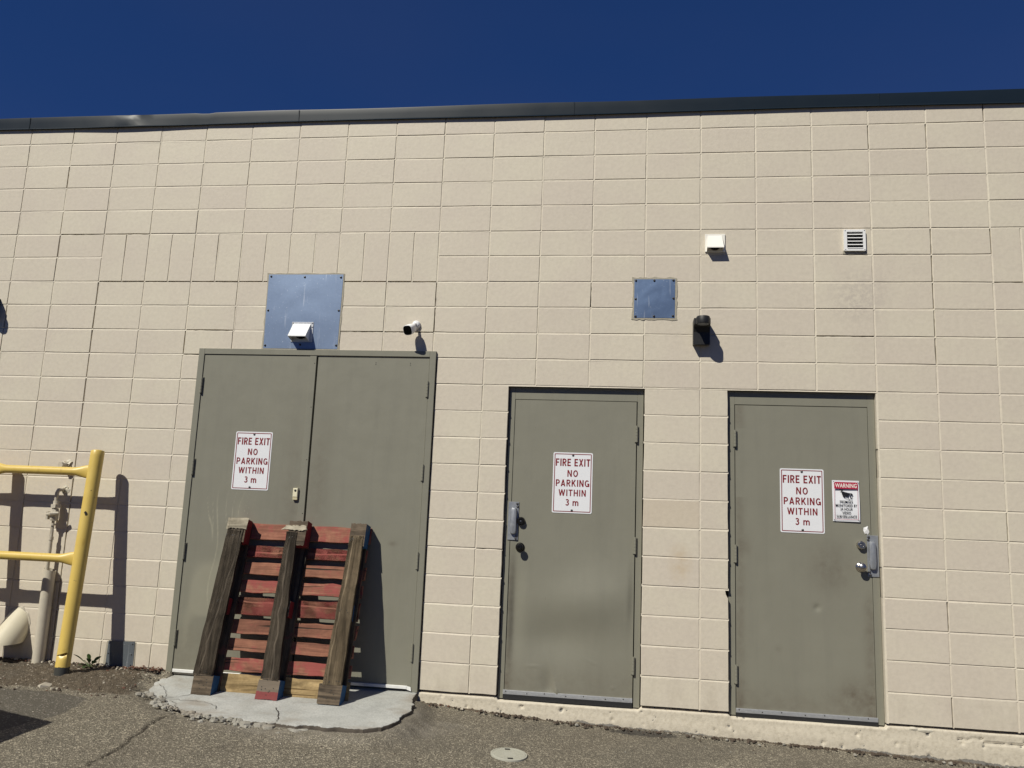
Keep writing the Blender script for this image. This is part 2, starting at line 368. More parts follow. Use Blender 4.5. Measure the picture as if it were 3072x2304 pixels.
def grid(name, mat, X, Z, Y, parent=None, attrs=None, loc=(0, 0, 0), flip=False):
    """height sheet: X,Z,Y 2-D arrays"""
    r, c = X.shape; co = np.stack([X, Y, Z], -1).reshape(-1, 3)
    i = np.arange(r * c).reshape(r, c); q = np.stack([i[:-1, :-1], i[:-1, 1:], i[1:, 1:], i[1:, :-1]], -1).reshape(-1, 4)
    if flip: q = q[:, ::-1]
    me = bpy.data.meshes.new(name); me.vertices.add(len(co)); me.vertices.foreach_set('co', co.astype(np.float32).ravel())
    me.loops.add(len(q) * 4); me.loops.foreach_set('vertex_index', q.astype(np.int32).ravel())
    me.polygons.add(len(q)); me.polygons.foreach_set('loop_start', np.arange(0, len(q) * 4, 4, dtype=np.int32))
    me.polygons.foreach_set('use_smooth', np.ones(len(q), bool))
    me.update(calc_edges=True); me.materials.append(M[mat])
    for an, av in (attrs or {}).items():
        at = me.attributes.new(an, 'FLOAT', 'POINT'); at.data.foreach_set('value', av.astype(np.float32).ravel())
    o = bpy.data.objects.new(name, me); COL.objects.link(o); o.location = loc
    if parent: o.parent = parent
    return o
def relparent(o, p):
    o.parent = p; o.matrix_parent_inverse = Matrix.Translation(p.location).inverted() if p.parent is None else p.matrix_parent_inverse
# world placed parts under an empty that sits at L: offset the mesh
def text_obj(txt, name, mat, parent, cx, cz, w, h, y, bold=.012, ext=.0006, off=(0, 0, 0)):
    cu = bpy.data.curves.new('t', 'FONT'); cu.body = txt; cu.size = 1; cu.offset = bold; cu.resolution_u = 3; cu.space_character = 1.06
    t = bpy.data.objects.new('t', cu); COL.objects.link(t); bpy.context.view_layer.update()
    me = bpy.data.meshes.new_from_object(t.evaluated_get(bpy.context.evaluated_depsgraph_get()))
    bpy.data.objects.remove(t); bpy.data.curves.remove(cu)
    n = len(me.vertices); co = np.zeros(n * 3); me.vertices.foreach_get('co', co); co = co.reshape(-1, 3)
    mn, mx = co.min(0), co.max(0)
    x = (co[:, 0] - (mn[0] + mx[0]) / 2) / (mx[0] - mn[0]) * w; z = (co[:, 1] - (mn[1] + mx[1]) / 2) / (mx[1] - mn[1]) * h
    nc = np.stack([x, np.zeros(n), z], -1); me.vertices.foreach_set('co', nc.ravel()); me.update()
    me.materials.clear(); me.materials.append(M[mat])
    o = bpy.data.objects.new(name, me); COL.objects.link(o); o.parent = parent; o.location = (cx - off[0], y - off[1], cz - off[2]); return o

# ------------------------------------------------------------------ terrain
GX = [-6, -3.2, -2.3, -1.8, -.9, .07, .4, 1.1, 1.56, 2.43, 2.98, 3.57, 6]
GZ = [.1, .115, .115, .11, .075, .016, -.006, -.045, -.06, -.075, -.088, -.112, -.18]
def gz(x, y): return np.interp(x, GX, GZ) + .055 * np.clip(y, -6, 0)
def axis_vals(dense0, dense1, step, lim0, lim1, g=1.18):
    c = list(np.arange(dense0, dense1 + 1e-9, step)); a = []; d = step; v = dense0
    while v > lim0: d *= g; v -= d; a.append(v)
    b = []; d = step; v = dense1
    while v < lim1: d *= g; v += d; b.append(v)
    return np.array(a[::-1] + c + b)
xs = axis_vals(-4.0, 4.6, .0125, -600, 600); ys = axis_vals(-2.3, .02, .0125, -600, 600)
X, Y = np.meshgrid(xs, ys)
Z = gz(X, Y)
near = ((X > -5) & (X < 6) & (Y > -4)).astype(float)
Z += near * (fbm(X * 1.3, Y * 1.3, 3) * .010 + fbm(X * 9, Y * 9, 5) * .0035 + fbm(X * 38, Y * 38, 9, 2) * .0022)
soil = sst(-1.75, -2.05, X + .5 * (Y + .3)) * sst(-.78, -.55, Y + .10 * fbm(X * 4, Y * 4, 8)) * near
soil = np.maximum(soil, .9 * sst(-.05, 0.0, Y + .03 * fbm(X * 6, X * 0, 2)) * near * (X < 5))
lump = fbm(X * 22, Y * 22, 31, 4)
Z += soil * (np.abs(lump) * .022 + fbm(X * 60, Y * 60, 13, 2) * .006)
Z += near * .02 * np.exp(-((X + 2.45) ** 2 / .12 + (Y + .36) ** 2 / .03))
# hump of crumbs that meets the wall
Z += near * sst(-.05, 0.005, Y) * (.010 + .018 * np.clip(fbm(X * 7, X * 0 + 3, 41), 0, 1) + .006 * fbm(X * 45, Y * 45, 6, 2)) * (X > .05)
cr = [(-1.26, -2.3), (-1.25, -1.784), (-1.259, -1.682), (-1.252, -1.6), (-1.252, -1.468), (-1.269, -1.373), (-1.275, -1.256), (-1.309, -1.129), (-1.309, -1.026), (-1.30, -.87), (-1.22, -.82)]
cy = np.array([c[1] for c in cr]); cx = np.array([c[0] for c in cr])
ccx = np.interp(Y, cy, cx) + .030 * fbm(Y * 7, Y * 0, 71) + .012 * fbm(Y * 40, Y * 0, 72, 2)
wdt = .0055 + .0055 * vn(Y * 12, Y * 0, 5)
cd_ = np.abs(X - ccx); crack = np.clip(1.25 - cd_ / wdt, 0, 1) * (Y < -.84) * (Y > -2.6) * (vn(Y * 7, Y * 0, 12) > .05)
Z -= crack * .013; Z += near * (Y < -.84) * np.exp(-cd_ ** 2 / .004) * .004
def inpoly(X, Y, P):
    r = np.zeros(X.shape, bool); n = len(P)
    for i in range(n):
        x0, y0 = P[i]; x1, y1 = P[(i + 1) % n]
        c = ((y0 > Y) != (y1 > Y)) & (X < (x1 - x0) * (Y - y0) / (y1 - y0 + 1e-12) + x0); r ^= c
    return r
patch = inpoly(X + .02 * fbm(X * 8, Y * 8, 3), Y, [(-1.91, -1.16), (-1.90, -.93), (-1.95, -.77), (-2.2, -.71), (-2.6, -.70), (-3.2, -.72), (-3.2, -2.4), (-2.2, -1.9)]).astype(float)
padd = np.abs(np.hypot((X + .65) / 1.05, (Y + .02) / .93) - 1); dust = np.exp(-(padd / .13) ** 2) * near * (Y < -.3) * (.35 + .65 * vn(X * 3, Y * 3, 9))
far = sst(-2.15, -2.6, Y)  # asphalt beyond the view, darkened to cut bounce light on the wall
tar = np.exp(-((X - 1.62) ** 2 / .09 + (Y + .06) ** 2 / .004)) * near
PADOUT = [(-1.86, .05), (-1.83, -.12), (-1.80, -.30), (-1.72, -.42), (-1.64, -.51), (-1.60, -.60), (-1.50, -.66), (-1.42, -.74), (-1.30, -.80), (-1.166, -.815), (-.937, -.86), (-.793, -.875), (-.563, -.892), (-.371, -.885), (-.176, -.882), (-.066, -.867), (.022, -.785), (.085, -.66), (.112, -.45), (.085, -.22), (.05, .05)]
PIN = [(-.85 + (a + .85) * .955, -.05 + (b + .05) * .955 if b < 0 else b) for a, b in PADOUT]
under = inpoly(X, Y, PIN)
dpad = np.full(X.shape, 9.0); sel = (near > 0) & (X > -2.3) & (X < .6) & (Y > -1.4)
PP = []
for (xa, ya), (xb, yb) in zip(PADOUT[:-1], PADOUT[1:]):
    for k_ in range(6): PP.append((xa + (xb - xa) * k_ / 6, ya + (yb - ya) * k_ / 6))
xs_, ys_ = X[sel], Y[sel]; dm = np.full(xs_.shape, 9.0)
for (xa, ya) in PP: dm = np.minimum(dm, np.hypot(xs_ - xa, ys_ - ya))
dpad[sel] = dm; inside = inpoly(X, Y, PADOUT); dpad = np.where(inside, 0, dpad)
wr_ = sst(.17, .01, dpad + .03 * fbm(X * 9, Y * 9, 77)) * (~under) * (Y < -.04) * np.where(Y < -.1, 1, .5)
Z += wr_ * (.088 + .06 * Y - .013 - .010 * vn(X * 6, Y * 6, 15) - Z) * .85
dust = np.maximum(dust, .9 * sst(.16, .02, dpad) * vn(X * 5, Y * 5, 31) * (Y < -.2))
Z = np.where(under, Z - .045, Z)
grid('ground', 'asphalt', X, Z, Y, attrs=dict(soil=soil, patch=patch * near, dust=dust, tar=tar, crack=np.clip(crack * 1.6, 0, 1), far=far))
bpy.data.objects['ground']['kind'] = 'structure'

# ------------------------------------------------------------------ building
B = empty('building', (0, 0, 0), 'single storey cinder block building painted beige with dark metal roof edge, three grey green doors', 'building')
MBc = MB(); MBc.box(-9, 10, .13, 9, -.4, 4.47); MBc.build('wall_core', 'core', B)
MBr = MB(); MBr.box(-9, 10, .28, 9, 4.472, 4.50); MBr.build('roof', 'roof_gravel', B)
devx = {-9: .0027, -8: -.004, -7: -.0057, -6: -.0036, -5: -.0018, -4: 0, -3: .010, -2: .0153, -1: .019, 0: .014, 1: .0109, 2: .004, 3: -.004, 4: -.009, 5: -.0057, 6: -.0057, 7: -.0021, 8: .0002, 9: .0016, 10: .0002}
devz = {-17: .0026, -16: 0, -15: .0017, -14: .0032, -13: .0042, -12: .0046, -11: .0058, -10: .0044, -9: .0042, -8: .0028, -7: .0006, -6: 0, -5: -.0006, -4: -.0038, -3: -.0037, -2: -.0054, -1: -.0014, 0: -.0039, 1: .001, 2: .0019, 3: .0017, 4: .0004}
PX = lambda i: .4 * i + devx.get(i, 0); PZ = lambda j: 3.5 + .2 * j + devz.get(j, 0)
OPEN = [(-1.86, .048, -1, 2.4992), (.610, 1.597, -1, 2.296), (2.190, 3.193, -1, 2.296)]
def clip_cell(x0, x1, z0, z1):
    for a, b, c, d in OPEN:
        if x1 > a and x0 < b and z0 < d:
            out = []; zt = min(z1, d)
            if a - x0 > .03: out.append((x0, a, z0, zt))
            if x1 - b > .03: out.append((b, x1, z0, zt))
            if z1 - d > .03:
                if out and len(out) == 1 and z1 - d > d - z0: return [(x0, x1, d, z1)] + ([out[0]] if d - z0 > .03 else [])
                out.append((x0, x1, d, z1))
            return out
    return [(x0, x1, z0, z1)]
cells = []
I0, I1 = -15, 17
for j in range(-17, 5):
    z0, z1 = PZ(j), PZ(j + 1) if j < 4 else 4.50
    for i in range(I0, I1):
        x0, x1 = PX(i), PX(i + 1)
        if j in (-2, -1) and (-7 <= i < 0 or 10 <= i):
            if j == -2:
                xm = (x0 + x1) / 2; cells.append((x0, xm, PZ(-2), PZ(0), j, i, 1)); cells.append((xm, x1, PZ(-2), PZ(0), j, i, 1))
            continue
        parts = [(x0, x1)]
        for c in clip_cell(x0, x1, z0, z1): cells.append((*c, j, i, 0))
def block_geo(x0, x1, z0, z1, seed, notch=False, y1=.13):
    rg = random.Random(seed); g = .0048; ct, cb = .0034, .0010
    a0, a1, b0, b1 = x0 + g, x1 - g, z0 + g, z1 - g
    nx = 3 if x1 - x0 > .25 else 2; nz = 2 if z1 - z0 < .25 else 3
    P = []
    for k_ in range(nx): P.append((a0 + (a1 - a0) * k_ / nx, b0))
    for k_ in range(nz): P.append((a1, b0 + (b1 - b0) * k_ / nz))
    for k_ in range(nx): P.append((a1 - (a1 - a0) * k_ / nx, b1))
    for k_ in range(nz): P.append((a0, b1 - (b1 - b0) * k_ / nz))
    J = [(x + rg.gauss(0, .0008), z + rg.gauss(0, .0008)) for x, z in P]
    if notch == 'tr': J = [q for q in J if not (q[0] > a1 - .01 and q[1] > b1 - .01)]; J = sorted_insert(J, [(a1, b1 - .055), (a1 - .014, b1 - .03), (a1 - .02, b1)], a1, b1)
    n = len(J); mx, mz = (a0 + a1) / 2, (b0 + b1) / 2
    y = rg.gauss(0, .0006); tx = rg.gauss(0, .0012); tz = rg.gauss(0, .0010)
    yy = lambda x, z: y + tx * (x - mx) / .4 + tz * (z - mz) / .2
    def ins(x, z, d): return (x + (d if x < mx else -d), z + (d if z < mz else -d))
    fr = []
    for x, z in J:
        dx = ct if x < a0 + .02 else (-cb if x > a1 - .02 else 0); dz = cb if z < b0 + .02 else (-ct if z > b1 - .02 else 0)
        fr.append((x + dx, yy(x, z), z + dz))
    vs = fr + [(x, yy(x, z) + .0020, z) for x, z in J] + [(x, y1, z) for x, z in J]
    fs = [tuple(range(n))]
    for r in (0, n):
        for i_ in range(n): k2 = (i_ + 1) % n; fs.append((r + i_, r + n + i_, r + n + k2, r + k2))
    return vs, fs
def sorted_insert(J, new, a1, b1):
    # keep the ring order: bottom, right, top, left
    out = []; done = False
    for i_, q in enumerate(J):
        out.append(q)
        nq = J[(i_ + 1) % len(J)]
        if not done and q[0] > a1 - .01 and nq[1] > b1 - .01 and nq[0] < a1 - .01: out += new; done = True
    return out
RM = Euler(cam.rotation_euler).to_matrix().transposed()
def proj(p):
    q = RM @ (Vector(p) - CAMP); f = 28.247 / 36 * 1024
    return (512 + f * q.x / -q.z, 384 - f * q.y / -q.z)
def inframe_area(x0, x1, z0, z1):
    a = [proj((x, 0, z)) for x, z in ((x0, z0), (x1, z0), (x1, z1), (x0, z1))]
    xs_ = [min(max(q[0], 0), 1024) for q in a]; ys_ = [min(max(q[1], 0), 768) for q in a]
    return (max(xs_) - min(xs_)) * (max(ys_) - min(ys_))
ranked = sorted(range(len(cells)), key=lambda n_: -inframe_area(*cells[n_][:4]))
single = set(ranked[:300])
rest = MB(); rt = []; rs_ = []
tintr = random.Random(5)
for n_, (x0, x1, z0, z1, j, i, so_) in enumerate(cells):
    nt_ = 'tr' if (j == -14 and abs(x1 - 2.19) < .01) else False
    vs, fs = block_geo(x0, x1, z0, z1, n_ * 13 + 5, nt_)
    t = tintr.random() ** 1.6
    st = .22 if (j, i) in ((-11, 4),) else 0.0
    if n_ in single:
        mb = MB(); mb.add(vs, fs); mb.build('concrete_block', 'block_paint', B, loc=((x0 + x1) / 2, 0, (z0 + z1) / 2), attrs=dict(tint=t, stain=st))
    else:
        rest.add(vs, fs); rt += [t] * len(vs)
o = rest.build('concrete_block_rest', 'block_paint', B, attrs=dict(tint=rt, stain=0.0)); o.name = 'block_courses'; o['kind'] = 'stuff'
# mortar
mo = MB(); mr = random.Random(77)
def mort(x0, z0, x1, z1, lv):
    """lv 0 sound joint, 1 hairline, 2 open crack on the upper/right side"""
    hor = abs(x1 - x0) > abs(z1 - z0); n = max(2, int((abs(x1 - x0) + abs(z1 - z0)) / .028)); vs = []; fs = []
    off = mr.random() * 50
    for k_ in range(n + 1):
        t = k_ / n; x = x0 + (x1 - x0) * t; z = z0 + (z1 - z0) * t
        hi = .007
        if lv: hi = .0040 - .0020 * (.35 + .65 * mr.random()) if lv == 1 else (-.0006 - .0030 * mr.random() if lv == 2 else -.0030 - .0030 * mr.random())
        dj = mr.uniform(-.0005, .0005)
        for w_, y_ in ((-.007, .0010), (-.0046, .0014 + dj), (min(hi, .0025), .0040 + dj if lv < 2 else .0034), (hi, .0044 + dj if lv < 2 else .0038), (hi, .06)):
            vs.append((x, y_, z + w_) if hor else (x - w_, y_, z))
    for k_ in range(n):
        for r in range(4): a = k_ * 5 + r; fs.append((a, a + 5, a + 6, a + 1))
    mo.add(vs, fs)
for j in range(-17, 5):
    z = PZ(j)
    for i in range(I0, I1):
        x0, x1 = PX(i), PX(i + 1)
        sol = (-7 <= i < 0 or 10 <= i)
        if j == -1 and sol: pass
        else:
            lv = 1 if mr.random() < .25 else 0
            if mr.random() < .03: lv = 2
            if j == -2 and -7 <= i < 0: lv = 3
            if j == 0 and (i, j) in ((-8, 0), (-7, 0)): lv = 2
            if j == -4 and i in (-5, -2, -1): lv = 2
            if j == -5 and i in (-5,): lv = 2
            if j == -2 and i == 10: lv = 2
            xm = (x0 + x1) / 2
            if j == -17:
                if x0 < -2: mort(x0, z, x1, z, 1)
            else:
                segs = [(x0, x1)]
                for a, b, c_, d in OPEN:
                    ns = []
                    for s0, s1 in segs:
                        if z < d - .02 and s1 > a and s0 < b:
                            if s0 < a: ns.append((s0, a - .0005))
                            if s1 > b: ns.append((b + .0005, s1))
                        else: ns.append((s0, s1))
                    segs = ns
                for s0, s1 in segs:
                    if s1 - s0 > .02: mort(s0, z, s1, z, lv)
        # vertical joint at x0
        z1 = PZ(j + 1) if j < 4 else 4.50
        def vj(x, z0_, z1_, lv):
            zz0 = z0_
            for a, b, c_, d in OPEN:
                if a - .003 < x < b + .003 and zz0 < d: zz0 = d
            if z1_ - zz0 > .02: mort(x, zz0, x, z1_, lv)
        lv = 1 if mr.random() < .3 else 0
        if mr.random() < .02: lv = 2
        if i == -7 and j < -2: lv = 3 if j > -12 else 2
        if i == 0 and -5 < j < -2: lv = 2
        if i == -8 and j == -1: lv = 3
        if i == -5 and j == -5: lv = 3
        if i in (9, 10) and mr.random() < .25: lv = 2
        vj(x0, z, z1, lv)
        if j in (-2, -1) and sol: vj((x0 + x1) / 2, z, z1, lv if lv < 2 else 1)
mo.build('mortar', 'mortar_paint', B, attrs=dict(tint=.15, stain=0.0))
# plinth (painted footing)
xp = np.arange(-6, 7.2, .009); zp = np.concatenate([[.0885], np.linspace(.0905, -.35, 44)])
Xp, Zp = np.meshgrid(xp, zp); Zp = Zp.copy(); Yp = -.003 + .0030 * fbm(Xp * 3, Zp * 6, 3) + .0007 * fbm(Xp * 40, Zp * 40, 8, 3)
sill = np.maximum.reduce([sst(a - .004, a + .002, Xp) * sst(b + .004, b - .002, Xp) for a, b in ((.612, 1.595), (2.192, 3.191))])
Zp -= .016 * sill * np.clip((Zp + .01) / .095, 0, 1)
Yp[0] = .16; Zp[0] = .091 - .016 * sill[0]; Yp[1] += .003; Zp[1] += .003 * fbm(Xp[1] * 6, Xp[1] * 0, 2) - .002; Zp[2] -= .001
Yp[2:] -= .006 * sst(.06, -.03, Zp[2:])
pr = random.Random(3); peel = np.zeros_like(Xp)
for q in range(150):
    px_, pz_, r_ = pr.uniform(.2, 5), 0, .0022 + .0075 * pr.random() ** 2.2
    g0 = float(np.interp(px_, GX, GZ)); pz_ = g0 + (.092 - g0) * pr.random() ** 1.3
    d2 = ((Xp - px_) ** 2 + ((Zp - pz_) * 1.1) ** 2) / r_ ** 2; m_ = np.exp(-d2 * .7); m_ = np.clip(m_ * 1.25 * (.6 + .8 * vn(Xp * 160, Zp * 160, 19)), 0, 1)
    Yp[1:] += (m_ * r_ * 1.3)[1:]; peel = np.maximum(peel, m_ * (.9 if pr.random() < .6 else .3))
gl = np.interp(Xp, GX, GZ); peel = np.maximum(peel, .72 * sst(.060, .010, Zp - gl - .055 * fbm(Xp * 2.3, Xp * 0, 66) + .012))
# the running crack at the right
cz = .048 + .02 * fbm(Xp * 6, Xp * 0, 91) - .02 * (np.abs(Xp - 3.9) < .12); m_ = np.clip(1 - np.abs(Zp - cz) / .006, 0, 1) * ((Xp > 3.63) & (Xp < 4.1) | (Xp > 3.3) & (Xp < 3.48) & (Zp > .05))
Yp[1:] += (m_ * .02)[1:]
grid('plinth', 'plinth_paint', Xp, Zp, Yp, B, dict(peel=peel), flip=True)
# loose mortar lump wedged in the joint right of the third door
lm = MB()
for (cx_, cz_, sx_, sz_) in ((3.355, .083, .035, .012), (3.425, .078, .05, .014)):
    ring = [(cx_ + math.cos(a_) * sx_ * random.uniform(.8, 1.1), -.004, cz_ + math.sin(a_) * sz_ * random.uniform(.8, 1.1)) for a_ in np.linspace(0, 2 * math.pi, 11)[:-1]]
    lm.add([(cx_, -.010, cz_ + .003)] + ring + [(x, .03, z) for x, y, z in ring], [(0, i_ + 1, (i_ + 1) % 10 + 1) for i_ in range(10)] + [(i_ + 1, i_ + 11, (i_ + 1) % 10 + 11, (i_ + 1) % 10 + 1) for i_ in range(10)])
lm.build('mortar_lump', 'foam', B)

# flashing
fx = [-9, -6.2, -3.62, -1.21, 1.03, 3.28, 5.7, 8, 10]
fx = [-9, -6.2, -3.62, -1.21, 1.03, 3.28, 5.7, 8, 10]
for q in range(len(fx) - 1):
    a, b = fx[q] + .001, fx[q + 1] - .001; n = max(8, int((b - a) / .06)); mb = MB(); vs = []; bend = random.uniform(-1, 1)
    for k_ in range(n + 1):
        x = a + (b - a) * k_ / n
        w_ = .0012 * math.sin(x * 2.1 + q) + .0006 * math.sin(x * 5.3)
        bl = .009 * math.exp(-((x + 2.75) / .35) ** 2)      # bowed piece at the left
        dent = .007 * math.exp(-((x + 2.72) / .07) ** 2) - .006 * math.exp(-((x + 2.60) / .03) ** 2)
        top = 4.540 + .0025 * math.sin(x * 3.3) - .02 * math.exp(-((x + 2.02) / .05) ** 2) * .5
        bot = 4.432 - .004 * math.sin(x * 1.7)
        for y_, z_ in ((.29, top - .035), (-.013 + w_, top), (-.0140 + w_ - dent * .4, top - .008), (-.0145 + w_ - bl * .4 - dent, top - .05), (-.015 + w_ - bl * .8, bot + .012), (-.024 - bl, bot), (-.020 - bl, bot - .0005), (.02, bot + .012)):
            vs.append((x, y_, z_))
    mb.add(vs, [(k_ * 8 + r, k_ * 8 + r + 1, (k_ + 1) * 8 + r + 1, (k_ + 1) * 8 + r) for k_ in range(n) for r in range(7)])
    mb.box(b - .004, b + .004, -.0185, -.008, 4.436, 4.536)
    mb.build('roof_flashing', 'flashing_metal', B, smooth=math.radians(28))

# ------------------------------------------------------------------ doors
def leaf(name, x0, x1, z0, z1, y, parent, label, dispf=None, dirtf=None, streakf=None, step=.012, th=.045):
    """front sheet with dents, plus edges"""
    nx = int((x1 - x0) / step) + 1; nz = int((z1 - z0) / step) + 1
    xx = np.linspace(x0, x1, nx); zz = np.linspace(z0, z1, nz); Xl, Zl = np.meshgrid(xx, zz); Yl = np.full(Xl.shape, float(y))
    e = sst(0, .05, np.minimum(np.minimum(Xl - x0, x1 - Xl), np.minimum(Zl - z0, z1 - Zl)))
    Yl += .0007 * fbm(Xl * 2.3, Zl * 1.8, 7) * e
    if dispf: Yl += dispf(Xl, Zl) * (.15 + .85 * e)
    z_ = np.zeros_like(Xl); A = dict(dirt=np.clip(dirtf(Xl, Zl), 0, 1) if dirtf else z_, streak=np.clip(streakf(Xl, Zl), 0, 1) if streakf else z_)
    o = grid(name, 'door_paint', Xl, Zl, Yl, parent, A); o['label'] = label
    mb = MB(); mb.add([(x0, y, z0), (x1, y, z0), (x1, y, z1), (x0, y, z1), (x0, y + th, z0), (x1, y + th, z0), (x1, y + th, z1), (x0, y + th, z1)], [(0, 1, 5, 4), (1, 2, 6, 5), (2, 3, 7, 6), (3, 0, 4, 7), (4, 5, 6, 7)])
    mb.build('leaf_edge', 'door_paint', o); return o
def hinge(x, z0, z1, y, parent, mat='door_paint'):
    y -= .003; mb = MB(); n = 5; h = (z1 - z0) / n
    for k_ in range(n): mb.tube([(x, y, z0 + h * k_ + .0007), (x, y, z0 + h * (k_ + 1) - .0007)], .0092, 10)
    mb.tube([(x, y, z0 - .004), (x, y, z1 + .004)], .005, 8)
    mb.box(x - .014, x + .014, y + .006, y + .015, z0, z1)
    mb.build('hinge', mat, parent, smooth=SM)
def frame(x0, x1, zt, zb, w, wt, y0, y1, stop, label=None, name='door_frame'):
    mb = MB()
    mb.bbox(x0, x0 + w, y0, y1, zb, zt, .0015); mb.bbox(x1 - w, x1, y0, y1, zb, zt, .0015); mb.bbox(x0 + w, x1 - w, y0 + .0004, y1, zt - wt, zt, .0015)
    mb.box(x0 + w, x0 + w + .016, stop, y1, zb, zt - wt); mb.box(x1 - w - .016, x1 - w, stop, y1, zb, zt - wt); mb.box(x0 + w + .016, x1 - w - .016, stop, y1, zt - wt - .016, zt - wt)
    o = mb.build(name, 'door_paint', B)
    if label: o['label'] = label
    return o
# --- double door
frame(-1.858, .046, 2.546, .090, .047, .045, -.020, .129, .036, 'broad grey green steel frame round the double door')
def dd_dirt(X, Z):
    return .55 * np.exp(-((X + 1.0) ** 2 / .01 + (Z - 1.3) ** 2 / .5)) * .5 + .25 * sst(.7, .2, Z)
def dd_streak(X, Z):
    reg = sst(-1.80, -1.72, X) * sst(-1.15, -1.45, X) * sst(1.50, 1.25, Z) * sst(.2, .6, Z)
    Xw = X + .02 * np.sin(Z * 9 + X * 7)
    r = np.abs(vn(Xw * 42, Z * 1.2, 5) - .5); lines = np.clip(1 - r / .045, 0, 1) * (vn(Xw * 17, Z * .8, 6) > .45)
    return reg * (lines * .75 + .45 * sst(.45, .6, vn(X * 5, Z * 3, 8)))
L1 = leaf('door', -1.808, -.893, .118, 2.498, -.012, B, 'left leaf of the double door, streaked with dried drips low down, sign and doorbell on it', None, dd_dirt, dd_streak, step=.006)
L2 = leaf('door', -.879, -.004, .118, 2.489, -.012, B, 'right leaf of the double door, plain, behind the right half of the pallet', None, lambda X, Z: .30 * np.exp(-((X + .80) ** 2 / .008 + (Z - 1.5) ** 2 / .3)) + .5 * np.exp(-((X + .20) ** 2 / .001 + (Z - 1.11) ** 2 / .0003)))
for a, b in ((2.191, 2.317), (1.558, 1.682), (.925, 1.048), (.299, .414)): hinge(-1.809, a, b, -.021, L1)
for a, b in ((2.195, 2.312), (1.572, 1.690), (.937, 1.056), (.297, .417)): hinge(-.006, a, b, -.021, L2)
mb = MB(); mb.bbox(-.945, -.893, -.0155, -.011, .14, 2.500, .001); mb.build('astragal', 'door_paint', L1)
for z in (2.44, 2.10, 1.70, 1.30, .95): MB().lathe((-.905, -.0155, z), [(.004, 0), (.003, .001), (0, .001)], 8).build('screw', 'screw_dark', L1)
for x, z in ((-.42, 2.452), (-.42, 2.44), (-.15, 2.452), (-.15, 2.438)): MB().lathe((x, -.012, z), [(.0035, 0), (.003, .001), (0, .001)], 8).build('screw', 'screw_dark', L2)
mb = MB(); mb.bbox(-1.806, -.90, -.022, -.010, .112, .134, .002); mb.build('door_sweep', 'strip_white', L1)
mb = MB(); mb.bbox(-.882, -.03, -.022, -.010, .108, .130, .002); mb.add([(-.03, -.022, .130), (-.002, -.026, .126), (.004, -.03, .098), (-.03, -.022, .106)], [(0, 3, 2, 1)]); mb.build('door_sweep', 'strip_white', L2)
# --- middle door
frame(.612, 1.595, 2.2945, .082, .042, .093, .036, .129, .118, 'narrow recessed frame of the middle door')
def d2_disp(X, Z):
    d = -.030 * np.exp(-((X - 1.28 - .25 * (Z - .8)) ** 2 / .09 + (Z - .78) ** 2 / .035)) + .024 * np.exp(-((X - .98) ** 2 / .06 + (Z - .50) ** 2 / .025))
    d += .018 * np.exp(-((X - .70) ** 2 / .004 + (Z - .72) ** 2 / .10))
    d += -.020 * np.exp(-np.abs(X - 1.02 + .25 * (Z - .16)) / .022) * np.exp(-(Z - .14) / .09)
    d += .012 * np.exp(-((X - .97) ** 2 / .003 + (Z - .2) ** 2 / .012))
    d += -.0024 * np.exp(-((X - .85 - .6 * (Z - .31)) ** 2 / .0020 + (Z - .31) ** 2 / .00005)) - .0020 * np.exp(-((X - 1.27) ** 2 / .0016 + (Z - .36 + .4 * (X - 1.27)) ** 2 / .00003)) - .003 * np.exp(-((X - 1.41) ** 2 / .0002 + (Z - .2) ** 2 / .0001))
    return d
L3 = leaf('door', .6575, 1.5455, .112, 2.1985, .037, B, 'middle door with black locks at its left edge and dented lower half', d2_disp, lambda X, Z: .45 * np.exp(-((X - .67) ** 2 / .0012)) * sst(1.2, .9, Z) + .25 * sst(.45, .15, Z), step=.009)
for a, b in ((1.905, 2.020), (1.115, 1.228), (.300, .414)): hinge(1.549, a, b, .026, L3)
def sweep(x0, x1, z0, z1, yf, parent, seeds):
    mb = MB(); mb.mat('aluminium').bbox(x0, x1, yf, yf + .006, z0, z1, .001)
    for k_ in range(3): zz = z0 + (z1 - z0) * (.3 + .2 * k_); mb.box(x0 + .001, x1 - .001, yf - .0012, yf, zz, zz + .002)
    mb.mat('screw_dark')
    for k_ in range(7): mb.lathe((x0 + (x1 - x0) * (k_ + .15 + .1 * (k_ % 2)) / 6.6, yf - .001, z1 - .009 - .007 * (k_ % 2)), [(.0042, 0), (.003, .002), (0, .002)], 8)
    mb.mat('rubber').box(x0 + .001, x1 - .001, yf - .0015, yf + .004, z0 - .032, z0)  # rubber flap, drawn longer so its black also paints the shadow gap below
    mb.build('door_sweep', None, parent)
sweep(.648, 1.546, .112, .141, .0295, L3, 1)
